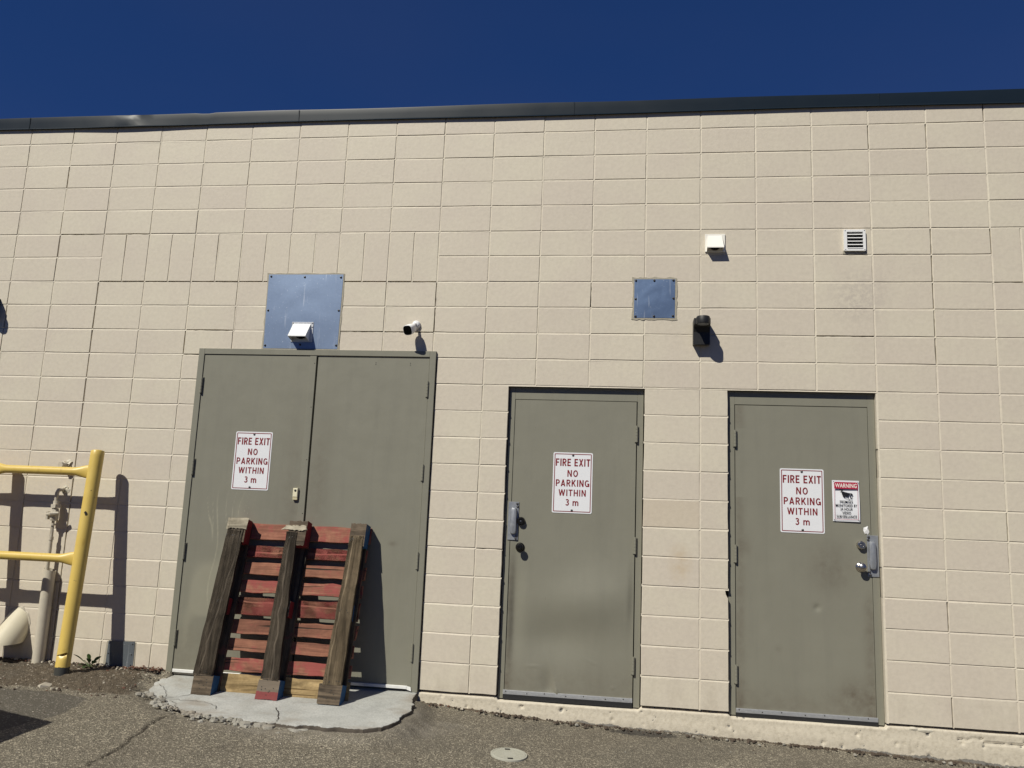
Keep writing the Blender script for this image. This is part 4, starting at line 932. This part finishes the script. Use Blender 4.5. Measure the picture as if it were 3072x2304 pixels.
mb.v = [(a - L[0], b - L[1], c - L[2]) for a, b, c in mb.v]; mb.build('bolt_hole', 'dark_hole', R)
def onpost(xb, z): return Vector((xb, -.36, .1)) + D * (.1 - z)
for zr in (1.545, .905):
    for a, b in ((0, 1), (1, 2)):
        pa, pb = onpost(PXs[a], zr), onpost(PXs[b], zr); n = 44; P_ = []; sq = []
        for k_ in range(n + 1):
            t = k_ / n; P_.append(pa.lerp(pb, t)); d = min(t, 1 - t) * (pa - pb).length; e_ = 1 - float(sst(.045, .17, d))
            sq.append((1 - .5 * e_, 1 + .62 * e_))
        mb = MB(); mb.tube(P_, .031, 20, squash=sq); mb.v = [(a_ - L[0], b_ - L[1], c_ - L[2]) for a_, b_, c_ in mb.v]
        mb.build('rail', 'yellow_paint', R, smooth=True, attrs=dict(wear=0.0))
# ------------------------------------------------------------------ gas pipe
R = at0('gas_riser_pipe', (-2.885, -.055, .1), 'thin beige painted riser pipe with valve, rising out of a wider sleeve behind the barrier', 'pipe'); L = R.location
mb = MB(); X0 = -2.887; Y0 = -.055
mb.tube([(X0, Y0, .05), (X0, Y0, .6), (X0 - .003, Y0, 1.0), (X0, Y0, 1.38), (X0 + .006, Y0 + .006, 1.402), (X0 + .018, Y0 + .03, 1.408), (X0 + .022, .01, 1.408)], .0155, 14)
mb.tube([(X0 - .002, Y0, 1.02), (X0 - .002, Y0, 1.045)], .018, 14); mb.tube([(X0, Y0, 1.13), (X0, Y0, 1.145)], .019, 14); ob(mb, 'riser', 'pipe_paint', R, L)
mb = MB(); mb.tube([(X0 + .004, Y0, 1.265), (X0 + .004, Y0, 1.292)], .037, 6); mb.tube([(X0 + .004, Y0, 1.292), (X0 + .004, Y0, 1.318)], .022, 14); ob(mb, 'union_nut', 'pipe_paint', R, L)
mb = MB(); mb.tube([(X0 + .002, Y0, 1.165), (X0 + .002, Y0, 1.18), (X0 + .002, Y0, 1.235), (X0 + .002, Y0, 1.262)], [.026, .03, .03, .022], 8)
mb.lathe((X0 + .002, Y0, 1.213), [(.026, 0), (.026, .028), (.017, .034), (.012, .048), (0, .05)], 8, (.2, -1, .1)); mb.tube([(X0 - .05, Y0 - .015, 1.212), (X0 + .012, Y0 - .045, 1.222), (X0 + .058, Y0 - .03, 1.226)], [.012, .017, .010], 8); mb.box(X0 - .052, X0 - .036, Y0 - .025, Y0 + .002, 1.175, 1.235); ob(mb, 'valve', 'pipe_paint_dark', R, L)
mb = MB(); N = 20; vs = []
for z_, dz_ in ((.04, 0), (.40, 0), (.80, 1)):
    for k_ in range(N): a_ = 2 * math.pi * k_ / N; vs.append((-2.870 + .043 * math.cos(a_), -.047 + .043 * math.sin(a_), z_ + (-.012 * math.cos(a_) if dz_ else 0)))
for z_ in (.80, .70):
    for k_ in range(N): a_ = 2 * math.pi * k_ / N; vs.append((-2.870 + .040 * math.cos(a_), -.047 + .040 * math.sin(a_), z_ - .012 * math.cos(a_)))
mb.add(vs, [(i_ * N + k_, i_ * N + (k_ + 1) % N, (i_ + 1) * N + (k_ + 1) % N, (i_ + 1) * N + k_) for i_ in range(4) for k_ in range(N)]); o = ob(mb, 'sleeve', 'pipe_paint', R, L); o.data.polygons.foreach_set('use_smooth', [True] * len(o.data.polygons)); o.data.set_sharp_from_angle(angle=SM)
def blob(mb, c, r, seed, n=10, m=7, k_=.45):
    rg = random.Random(seed); vs = []
    for i_ in range(m + 1):
        th = math.pi * i_ / m
        for j_ in range(n):
            ph = 2 * math.pi * j_ / n; q = 1 + rg.uniform(-k_, k_) * (0 if i_ in (0, m) else 1)
            vs.append((c[0] + r[0] * math.sin(th) * math.cos(ph) * q, c[1] + r[1] * math.cos(th) * q, c[2] + r[2] * math.sin(th) * math.sin(ph) * q))
    mb.add(vs, [(i_ * n + j_, i_ * n + (j_ + 1) % n, (i_ + 1) * n + (j_ + 1) % n, (i_ + 1) * n + j_) for i_ in range(m) for j_ in range(n)])
mb = MB(); blob(mb, (-2.862, 0, 1.410), (.032, .012, .032), 3); ob(mb, 'sealing_foam', 'foam', R, L)
R = at0('capped_pipe_stub', (-2.875, 0, 1.6), 'short capped pipe stub in foam on the wall, behind the upper yellow rail', 'pipe'); L = R.location
mb = MB(); blob(mb, (-2.868, 0, 1.613), (.055, .016, .025), 9); ob(mb, 'sealing_foam', 'foam', R, L)
mb = MB(); mb.tube([(-2.878, .01, 1.600), (-2.878, -.055, 1.597)], .019, 14); mb.tube([(-2.878, -.055, 1.597), (-2.878, -.075, 1.596)], .023, 6); ob(mb, 'stub', 'pipe_paint', R, L)
# scupper: a 45 degree outlet with a level cut end
R = at0('drain_outlet_pipe', (-3.12, 0, .35), 'fat cream drain outlet pipe angled out of the wall at the far left', 'pipe'); L = R.location
mb = MB(); N = 40; vs = []; r_ = .104; q_ = math.sqrt(.5)
for rr_ in (r_, r_ - .006):
    for end in (0, 1):
        for k_ in range(N):
            a_ = 2 * math.pi * k_ / N; xo = rr_ * math.cos(a_); wo_ = rr_ * math.sin(a_)
            bx_, by_, bz_ = -3.122 + xo, -wo_ * q_, .352 + wo_ * q_          # circle normal to the (0,-1,-1) axis
            if end == 0: t = -(by_ - .01) / -1.0; t = by_ - .01                 # slide to the wall plane y=.01
            else: t = bz_ - .250                                             # slide to the level cut
            if end == 1: t = max(t, by_ + .02) if False else t
            vs.append((bx_, by_ - t, bz_ - t))
mb.add(vs, [(k_, (k_ + 1) % N, N + (k_ + 1) % N, N + k_) for k_ in range(N)] + [(2 * N + k_, 3 * N + k_, 3 * N + (k_ + 1) % N, 2 * N + (k_ + 1) % N) for k_ in range(N)] + [(N + k_, N + (k_ + 1) % N, 3 * N + (k_ + 1) % N, 3 * N + k_) for k_ in range(N)])
o = ob(mb, 'outlet', 'scupper_paint', R, L); o.data.polygons.foreach_set('use_smooth', [True] * len(o.data.polygons)); o.data.set_sharp_from_angle(angle=SM)
mb = MB(); blob(mb, (-3.122, .0, .355), (.118, .008, .158), 5, 26, 5, .06); ob(mb, 'sealing_foam', 'pipe_paint_dark', R, L)

# ------------------------------------------------------------------ concrete pad
padz = lambda x, y: .088 + .06 * y
OUT = [(-1.86, .02), (-1.83, -.12), (-1.80, -.30), (-1.72, -.42), (-1.64, -.51), (-1.60, -.60), (-1.50, -.66), (-1.42, -.74), (-1.30, -.80), (-1.166, -.815), (-.937, -.86), (-.793, -.875), (-.658, -.891), (-.563, -.892), (-.371, -.885), (-.176, -.882), (-.066, -.867), (.022, -.785), (.085, -.66), (.112, -.45), (.085, -.22), (.05, -.10), (.045, .02)]
dense = []
for (xa, ya), (xb, yb) in zip(OUT[:-1], OUT[1:]):
    m_ = max(1, int(math.hypot(xb - xa, yb - ya) / .012))
    for k_ in range(m_): t = k_ / m_; dense.append((xa + (xb - xa) * t, ya + (yb - ya) * t))
dense.append(OUT[-1]); dn = np.array(dense); n = len(dn); s_ = np.arange(n) * .012
tg = np.gradient(dn, axis=0); tg /= np.linalg.norm(tg, axis=1)[:, None] + 1e-9; nrm = np.stack([tg[:, 1], -tg[:, 0]], 1)
jag = (.035 + .05 * (dn[:, 0] < -1.3)) * fbm(s_ * 4, s_ * 0, 5) + .026 * fbm(s_ * 14, s_ * 0, 7, 4) - .012; jag[:3] = 0; jag[-3:] = 0
edge = dn + nrm * jag[:, None]; edge[:, 1] = np.minimum(edge[:, 1], .02)
C0 = np.array([-.85, -.05]); mb = MB(); ejit = fbm(s_ * 9, s_ * 0, 55, 4) * 1.6; vs = []; dirt = []
rings = [(1.006, -.10, 1.0), (1.001, -.022, 1.0), (.999, -.007, .9), (.996, -.0015, .35), (.975, .0, .06), (.9, .001, 0), (.75, 0, 0), (.55, 0, 0), (.3, 0, 0), (.1, 0, 0)]
for sc_, dz_, dr in rings:
    for k_ in range(n):
        x, y = C0 + (edge[k_] - C0) * sc_; y = min(y, .02 if dz_ > -.05 else .03)
        nz_ = .004 * float(fbm(np.array([x * 2.2]), np.array([y * 2.2]), 4)[0]) + .0012 * float(fbm(np.array([x * 14]), np.array([y * 14]), 4)[0])
        vs.append((x, y, padz(x, y) + dz_ * (1 + .8 * ejit[k_]) + nz_)); dirt.append(dr * random.uniform(.85, 1) if sc_ > .9985 else dr * random.uniform(.4, 1))
fs = [(i_ * n + k_, i_ * n + k_ + 1, (i_ + 1) * n + k_ + 1, (i_ + 1) * n + k_) for i_ in range(len(rings) - 1) for k_ in range(n - 1)] + [tuple(range((len(rings) - 1) * n, len(rings) * n))]
mb.add(vs, fs); PAD = mb.build('concrete_pad', 'concrete', smooth=math.radians(50), attrs=dict(dirt=dirt)); PAD['kind'] = 'structure'
def crackline(pts, w, zf, seed, par, nm='hairline_crack'):
    rg = random.Random(seed); P_ = []
    for (xa, ya), (xb, yb) in zip(pts[:-1], pts[1:]):
        m_ = max(2, int(math.hypot(xb - xa, yb - ya) / .02))
        for k_ in range(m_): t = k_ / m_; P_.append((xa + (xb - xa) * t + rg.gauss(0, .004), ya + (yb - ya) * t + rg.gauss(0, .006)))
    P_.append(pts[-1]); vs = []; fs = []
    for k_, (x, y) in enumerate(P_):
        a_, b_ = P_[max(0, k_ - 1)], P_[min(len(P_) - 1, k_ + 1)]; tx, ty = b_[0] - a_[0], b_[1] - a_[1]; l_ = math.hypot(tx, ty) + 1e-9; ww = w * rg.uniform(.4, 1.2)
        for s in (-1, 1): vs.append((x - ty / l_ * ww * s, y + tx / l_ * ww * s, zf(x, y) + .0065))
    fs = [(2 * k_, 2 * k_ + 1, 2 * k_ + 3, 2 * k_ + 2) for k_ in range(len(P_) - 1)]
    mb = MB(); mb.add(vs, fs); mb.build(nm, 'crack_dirt', par)
crackline([(-1.416, -.444), (-1.47, -.52), (-1.56, -.56)], .0022, padz, 1, PAD); crackline([(-1.55, -.57), (-1.389, -.57), (-1.224, -.585), (-1.14, -.63), (-1.10, -.70)], .002, padz, 2, PAD)
crackline([(-.748, -.592), (-.70, -.67), (-.646, -.764), (-.63, -.85)], .0028, padz, 3, PAD); crackline([(-1.75, -.26), (-1.66, -.36), (-1.58, -.47), (-1.52, -.60)], .002, padz, 5, PAD)
crackline([(-1.48, -.60), (-1.40, -.66), (-1.36, -.74)], .002, padz, 6, PAD)

# ------------------------------------------------------------------ loose stuff
def chunk(mb, x, y, z, r, rg, flat=.6):
    n = rg.choice((5, 6, 7)); a0 = rg.random() * 6; t = [(x + r * rg.uniform(.6, 1.1) * math.cos(a0 + 6.283 * k_ / n), y + r * rg.uniform(.6, 1.1) * math.sin(a0 + 6.283 * k_ / n), z + r * flat * rg.uniform(.3, .9)) for k_ in range(n)]
    b_ = [(q[0] + (q[0] - x) * .25, q[1] + (q[1] - y) * .25, z - r * .3) for q in t]; tp = (x + rg.uniform(-.2, .2) * r, y + rg.uniform(-.2, .2) * r, z + r * flat * 1.05)
    mb.add(t + b_ + [tp], [(k_, (k_ + 1) % n, 2 * n) for k_ in range(n)] + [(n + k_, n + (k_ + 1) % n, (k_ + 1) % n, k_) for k_ in range(n)])
rg = random.Random(21)
def gzf(x, y): return float(gz(x, y))
mb = MB()
for q in range(420):
    k_ = int((.18 + .74 * rg.random()) * n) % n; x, y = edge[k_]; off_ = abs(rg.gauss(0, .035)); x += nrm[k_][0] * off_ + rg.gauss(0, .01); y += nrm[k_][1] * off_
    if y > -.12 : continue
    chunk(mb, x, y, gzf(x, y) + .002, rg.choice((.004, .006, .009, .014, .02)) * rg.uniform(.7, 1.3), rg, .55)
for q in range(16):
    k_ = int((.45 + .35 * rg.random()) * n); x, y = edge[k_]; chunk(mb, x + nrm[k_][0] * .02, y + nrm[k_][1] * .02, gzf(x, y) + .004, rg.uniform(.022, .045), rg, .35)
mb.build('pad_rubble', 'rubble', attrs=dict(dirt=.25))['kind'] = 'stuff'
mb = MB(); mb.mat('debris')
for q in range(900):
    x = rg.uniform(-3.3, 4.3); y = -abs(rg.gauss(0, .035)) - .008
    if -1.85 < x < .05: continue
    mb.mat(rg.choice(('debris', 'debris', 'debris', 'stone_pale', 'dead_leaf') if x < .5 else ('debris',) * 9 + ('rubble',)))
    chunk(mb, x, y, gzf(x, y) + (.014 if x > 0 else .012), rg.choice((.003, .005, .007, .011)) * rg.uniform(.7, 1.4), rg, .7)
for q in range(700):
    x = rg.uniform(-3.5, -1.75); y = -rg.random() ** 1.3 * .72
    if x > -1.87 and y > -.3: continue
    mb.mat(rg.choice(('debris', 'debris', 'dead_leaf', 'stone_pale'))); chunk(mb, x, y, gzf(x, y) + .006, rg.choice((.003, .004, .006, .009)) * rg.uniform(.7, 1.4), rg, .6)
for q in range(500):
    x = rg.uniform(-2.6, 3.6); y = -rg.random() * 1.9 - .05
    if inpoly(np.array([x]), np.array([y]), OUT)[0]: continue
    mb.mat(rg.choice(('stone_pale', 'debris', 'rubble'))); chunk(mb, x, y, gzf(x, y) + .002, rg.choice((.0025, .0035, .005)), rg, .6)
mb.build('ground_debris', None, attrs=dict(dirt=.2))['kind'] = 'stuff'
# dead leaves curled at the wall foot left of the double door
mb = MB()
for q in range(70):
    x = rg.uniform(-2.12, -1.87); y = -rg.random() * .07 - .012; a_ = rg.random() * 6.28; r_ = rg.uniform(.010, .022); z = .122 + rg.random() * .012
    ca, sa = math.cos(a_), math.sin(a_); mb.add([(x - ca * r_, y - sa * r_, z), (x + sa * r_ * .4, y - ca * r_ * .4, z + .006), (x + ca * r_, y + sa * r_, z + rg.uniform(0, .012)), (x - sa * r_ * .4, y + ca * r_ * .4, z + .008)], [(0, 1, 3), (1, 2, 3)])
mb.build('leaf_litter', 'dead_leaf')['kind'] = 'stuff'
mb = MB(); chunk(mb, -2.385, -.60, .075, .055, random.Random(3), .6); t_ = mb.build('stone', 'stone_pale'); meta(t_, 'pale stone half sunk in the dirt in front of the yellow post', 'stone')
mb = MB(); chunk(mb, -1.928, -.706, .072, .016, random.Random(8), .8); t_ = mb.build('stone', 'debris'); meta(t_, 'small black lump lying on the asphalt between the yellow post and the pad', 'stone')
# weed
R = at0('weed', (-2.44, -.05, .12), 'small green weed growing at the foot of the wall beside the yellow post', 'plant'); L = R.location; rg = random.Random(6)
def leafm(base, tip, w, droop, nm='leaf'):
    mb = MB(); b_, t_ = Vector(base), Vector(tip); d = t_ - b_; s = d.cross(Vector((0, .5, 1))).normalized(); n = 6; vs = []
    for k_ in range(n + 1):
        t = k_ / n; c = b_ + d * t + Vector((0, 0, -droop * t * t)); ww = w * math.sin(math.pi * min(1, t * .93 + .07)) ** .8 * (1 if t < 1 else 0.02)
        vs += [c - s * ww + Vector((0, 0, ww * .4)), c, c + s * ww + Vector((0, 0, ww * .4))]
    mb.add(vs, [(3 * k_ + r, 3 * k_ + r + 1, 3 * k_ + r + 4, 3 * k_ + r + 3) for k_ in range(n) for r in (0, 1)]); o = ob(mb, nm, 'leaf_green', R, L); return o
Wb = Vector((-2.44, -.06, .12))
for tp, w_ in (((-2.555, -.10, .215), .016), ((-2.44, -.09, .225), .017), ((-2.41, -.13, .200), .018), ((-2.355, -.10, .175), .020), ((-2.36, -.05, .205), .015), ((-2.47, -.15, .150), .017), ((-2.38, -.16, .145), .018), ((-2.50, -.05, .165), .014), ((-2.42, -.17, .135), .014), ((-2.335, -.13, .140), .012)):
    m_ = Wb.lerp(Vector(tp), .35); leafm(m_, tp, w_, .012); mb = MB(); mb.tube([Wb, m_, Wb.lerp(Vector(tp), .6)], [.0025, .002, .0012], 5); ob(mb, 'stem', 'stem_green', R, L)
# cover
cx_, cy_, R0 = .805, -.752, .100; cz_ = gzf(cx_, cy_) + .004; tl = (.0, 0.055)
R = empty('access_cover', (cx_, cy_, cz_), 'small round grey plastic access cover set in the asphalt', 'cover', rot=(math.atan(.055), math.atan(.03), .25))
mb = MB(); mb.lathe((0, 0, 0), [(R0 + .012, -.02), (R0 + .010, .0035), (R0 + .0015, .004), (R0 + .001, -.002)], 48, (0, 0, 1)); mb.build('rim', 'cover_plastic', R, smooth=SM)
mb = MB(); mb.lathe((0, 0, 0), [(R0, -.01), (R0, .003), (R0 - .003, .0042), (R0 - .008, .0042), (R0 - .010, .003), (0, .003)], 48, (0, 0, 1))
for k_ in range(-13, 14):
    v_ = k_ * .0068
    if abs(v_) < .090:
        hw = math.sqrt(.090 ** 2 - v_ ** 2)
        for s0, s1 in (((-hw, hw),) if abs(v_) > .03 else ((-hw, -.04), (.04, hw))):
            if s1 - s0 > .008: mb.box(v_ - .0017, v_ + .0017, s0, s1, .0025, .0046)
mb.build('lid', 'cover_plastic', R)
for q in (-.078, .078):
    mb = MB(); mb.box(-.016, .016, q - .010, q + .010, .0025, .0052); mb.build('finger_slot', 'dark_hole', R)
mb = MB(); rg = random.Random(4)
for q in range(60): a_ = rg.random() * 6.283; r_ = R0 + .012 + abs(rg.gauss(0, .008)); mb.lathe
ring = []
# ------------------------------------------------------------------ pallet
TH = .25
k = NT('wood_block_half'); o_ = k.objc(False); sp_ = k.n('ShaderNodeSeparateXYZ'); k.l(o_, sp_.inputs[0])
g_ = k.noise(k.mapv(o_, (2, 60, 60)), 1.0, 5, .7); a_ = k.mix(g_, (.07, .055, .04), (.24, .19, .14))
m_ = k.ramp(k.math('ADD', k.math('MULTIPLY', sp_.outputs[2], 14.0), k.math('MULTIPLY', k.noise(o_, 14, 4), .5)), [(.04, 1.0), (.12, 0.0)])
k.set(Base_Color=k.mix(m_, a_, k.mix(k.noise(o_, 40, 4), (.14, .035, .032), (.25, .045, .045))), Roughness=.8, Normal=k.bump(g_, .8, .005)); M['wood_block_half'] = k.m
R = empty('wooden_pallet', (-1.417, -.44, .0655), 'worn red wooden pallet leaning against the double door, runner boards facing out', 'pallet', rot=(-TH, 0, 0))
def board(name, x0, x1, y0, y1, z0, z1, mat, seed, axis='x', split=None, jag=.0018, bow=0, ends=0.004, topx=None, mats=None, label=None):
    """plank with uneven edges; axis = grain direction; topx = (x0,x1) at the upper end (leaning plank)"""
    rg = random.Random(seed); n = 14; pieces = [(0., 1.)] if not split else None; loc = ((x0 + x1) / 2, (y0 + y1) / 2, (z0 + z1) / 2)
    mb = MB(); L_ = (x1 - x0) if axis == 'x' else (z1 - z0)
    sp = None
    if split: sp = [split[0] + (split[1] - split[0]) * k_ / n + rg.gauss(0, .03) for k_ in range(n + 1)]
    lo_ = [rg.gauss(0, jag) for _ in range(n + 1)]; hi_ = [rg.gauss(0, jag) for _ in range(n + 1)]
    for pc in ((0, 1) if not split else (0, 2, 3)):
        vs = []
        for k_ in range(n + 1):
            t = k_ / n
            for fy in (0, 1):
                y = (y0 if fy == 0 else y1) + bow * math.sin(math.pi * t)
                for e_ in (0, 1):
                    if axis == 'x':
                        a_, b_ = z0 + lo_[k_], z1 + hi_[k_]; m = x0 + L_ * t + (rg.gauss(0, ends) if k_ in (0, n) else 0)
                    else:
                        w0, w1 = (x0, x1) if not topx else (x0 + (topx[0] - x0) * t, x1 + (topx[1] - x1) * t)
                        a_, b_ = w0 + lo_[k_], w1 + hi_[k_]; m = z0 + L_ * t + (rg.gauss(0, ends) if k_ in (0, n) else 0)
                    if split:
                        s = a_ + (b_ - a_) * sp[k_]; g_ = .0028 * min(1, 6 * (t if split[2] else 1 - t) + .2)
                        if pc == 2: b_ = s - g_
                        if pc == 3: a_ = s + g_
                    c_ = a_ if e_ == 0 else b_; inset = .0018 if fy == 0 else 0
                    c_ = c_ + inset if e_ == 0 else c_ - inset
                    vs.append((m, y, c_) if axis == 'x' else (c_, y, m))
                if fy == 0:
                    pass
        if pc == 1: continue
        fs = []
        for k_ in range(n):
            b0 = 4 * k_; b1 = b0 + 4
            quads = [(b0, b0 + 1, b1 + 1, b1), (b0 + 2, b1 + 2, b1 + 3, b0 + 3), (b0, b1, b1 + 2, b0 + 2), (b0 + 1, b0 + 3, b1 + 3, b1 + 1)]
            if axis == 'x': quads = [q[::-1] for q in quads]
            fs += quads
        fs += [(0, 2, 3, 1), (4 * n, 4 * n + 1, 4 * n + 3, 4 * n + 2)]
        mb.add(vs, fs)
    mb.v = [(a_ - loc[0], b_ - loc[1], c_ - loc[2]) for a_, b_, c_ in mb.v]
    o = mb.build(name, mat, R); o.location = loc
    if mats:  # side faces take another paint
        o.data.materials.append(M[mats]); o.data.update()
        for p_ in o.data.polygons:
            if abs(p_.normal.y) < .5: p_.material_index = 1
    if label: o['label'] = label
    return o
def nails(pts, par):
    for (x, y, z) in pts:
        mb = MB(); mb.lathe((0, 0, 0), [(.0035, 0), (.0035, .0012), (0, .0014)], 7); o = mb.build('nail', 'screw_dark', par); o.location = (x - par.location.x, y - par.location.y, z - par.location.z)
SL = [(.025, .155), (.172, .262), (.306, .390), (.424, .522), (.554, .676), (.711, .799), (.838, .927), (.965, 1.050), (1.096, 1.216)]
for q, (a, b) in enumerate(SL):
    mt = 'wood_yellow_x' if q == 0 else ('wood_red2_x' if q in (2, 3, 6) else 'wood_red_x')
    o = board('slat', .012 + random.uniform(-.006, .006), 1.050 + random.uniform(-.006, .008), .1175, .1345, a, b, mt, 100 + q, 'x', split=((.35, .6, True) if q == 7 else (.8, .55, False) if q == 4 else None), jag=.0022, label=('bare yellow bottom slat' if q == 0 else None), ends=.005)
    nails([(xx + random.uniform(-.02, .02), .1165, zz) for xx in (.06, .54, .98) for zz in (a + .025, b - .025)], o)
cols = [(.012, .140), (.472, .600), (.915, 1.040)]
for q, (a, b) in enumerate(cols):
    board('stringer_board', a, b, .1005, .117, .012, 1.212, 'wood_dark_z', 200 + q, 'z')
fm = {0: ('wood_block', 'wood_block_red', 'wood_block_red'), 1: ('wood_block_half', 'wood_block', 'wood_block'), 2: ('wood_block', 'wood_block', 'wood_block')}
sidem = {0: ('wood_blue', 'wood_sidered', 'wood_sidered'), 1: ('wood_blue', 'wood_sidered', 'wood_sidered'), 2: ('wood_blue', 'wood_blue', 'wood_blue')}
for q, (a, b) in enumerate([(-.008, .131), (.452, .608), (.886, 1.042)]):
    b0 = board('block', a, b, .004 if q != 2 else .0, .1, -.001, .128, fm[q][0], 300 + q, 'x', ends=.002, mats=sidem[q][0])
    nails([(a + random.uniform(.03, b - a - .03), .003 if q != 2 else -.001, random.uniform(.03, .11)) for _ in range(7)], b0)
for q, (a, b) in enumerate([(-.004, .108), (.476, .576), (.920, 1.020)]):
    board('block', a, b, .0205, .1, .545, .655, fm[q][1], 310 + q, 'x', ends=.002, mats=sidem[q][1])
for q, (a, b, lo_) in enumerate([(.006, .142, 1.045), (.470, .606, 1.042), (.936, 1.050, 1.055)]):
    board('block', a, b, .006, .1, lo_, 1.222, ('wood_block', 'wood_block', 'wood_dark_z')[q] if q != 2 else 'wood_block', 320 + q, 'x', ends=.002, mats=sidem[q][2])
r1 = board('runner_board', -.020, .117, .000, .0195, .131, 1.132, 'wood_grey_z', 401, 'z', split=(.28, .92, True), topx=(.004, .132), label='left runner board, dark and split along its length')
r2 = board('runner_board', .467, .593, .000, .0195, .131, 1.139, 'wood_grey_z', 403, 'z', split=(.62, .40, False), topx=(.459, .541), label='centre runner board, grey and narrowing upward')
r3 = board('runner_board', .905, 1.037, .000, .0195, .121, 1.129, 'wood_tan_z', 405, 'z', split=(.18, .30, True), topx=(.943, 1.041), label='right runner board, paler tan wood')
for rr_, xs_, zs_ in ((r1, (.0, .1), (.15, .62, 1.10)), (r2, (.48, .58), (.15, .60, 1.09)), (r3, (.93, 1.02), (.145, .60, 1.10))):
    nails([(random.uniform(*xs_) if zz < 1 else random.uniform(xs_[0] + .005, xs_[1] - .03), -.0004, zz + random.uniform(-.012, .012)) for zz in zs_ for _ in range(5)], rr_)
board('broken_board', .004, .144, -.006, .0055, 1.142, 1.222, 'wood_pale', 501, 'x', ends=.006, jag=.003, label='pale broken board end on the top left block')
board('broken_board', .436, .602, -.004, .0055, 1.150, 1.187, 'wood_pale', 503, 'x', ends=.012, jag=.003, label='pale splintered strip on the top centre block')

# ------------------------------------------------------------------ dumpster out of frame that throws the shadow at lower left
uD = Vector((-.955, .295, 0)).normalized(); vD = Vector((-.12, -.99, 0)); corner = Vector((-1.80 - .644 * 1.02, -1.20 - 1.02, 0)); g0 = gzf(corner.x, corner.y)
hD = 1.02 * 1.2
def dp(a, b, z): q = corner + uD * a + vD * b; return (q.x, q.y, g0 + z)
R = empty('dumpster', dp(.9, .6, 0), 'dark green steel dumpster standing left of the camera, only its shadow in the photo', 'dumpster'); L = R.location
def bx(mb, a0, a1, b0, b1, z0, z1): mb.add([dp(a, b, z) for z in (z0, z1) for b in (b0, b1) for a in (a0, a1)], [(0, 2, 3, 1), (4, 5, 7, 6), (0, 1, 5, 4), (2, 6, 7, 3), (0, 4, 6, 2), (1, 3, 7, 5)])
mb = MB(); bx(mb, .02, 1.78, .02, 1.18, .12, hD - .03)
for k_ in range(5): bx(mb, .12 + k_ * .38, .18 + k_ * .38, -.0, .02, .14, hD - .10)
ob(mb, 'bin_body', 'dumpster_paint', R, L)
for a in (0, .905): mb = MB(); bx(mb, a, a + .895, 0, 1.2, hD - .03, hD); ob(mb, 'lid', 'dumpster_lid', R, L)
for a in (.15, 1.6):
    for b in (.15, 1.0): mb = MB(); bx(mb, a, a + .05, b, b + .12, 0, .12); ob(mb, 'caster', 'rubber', R, L)
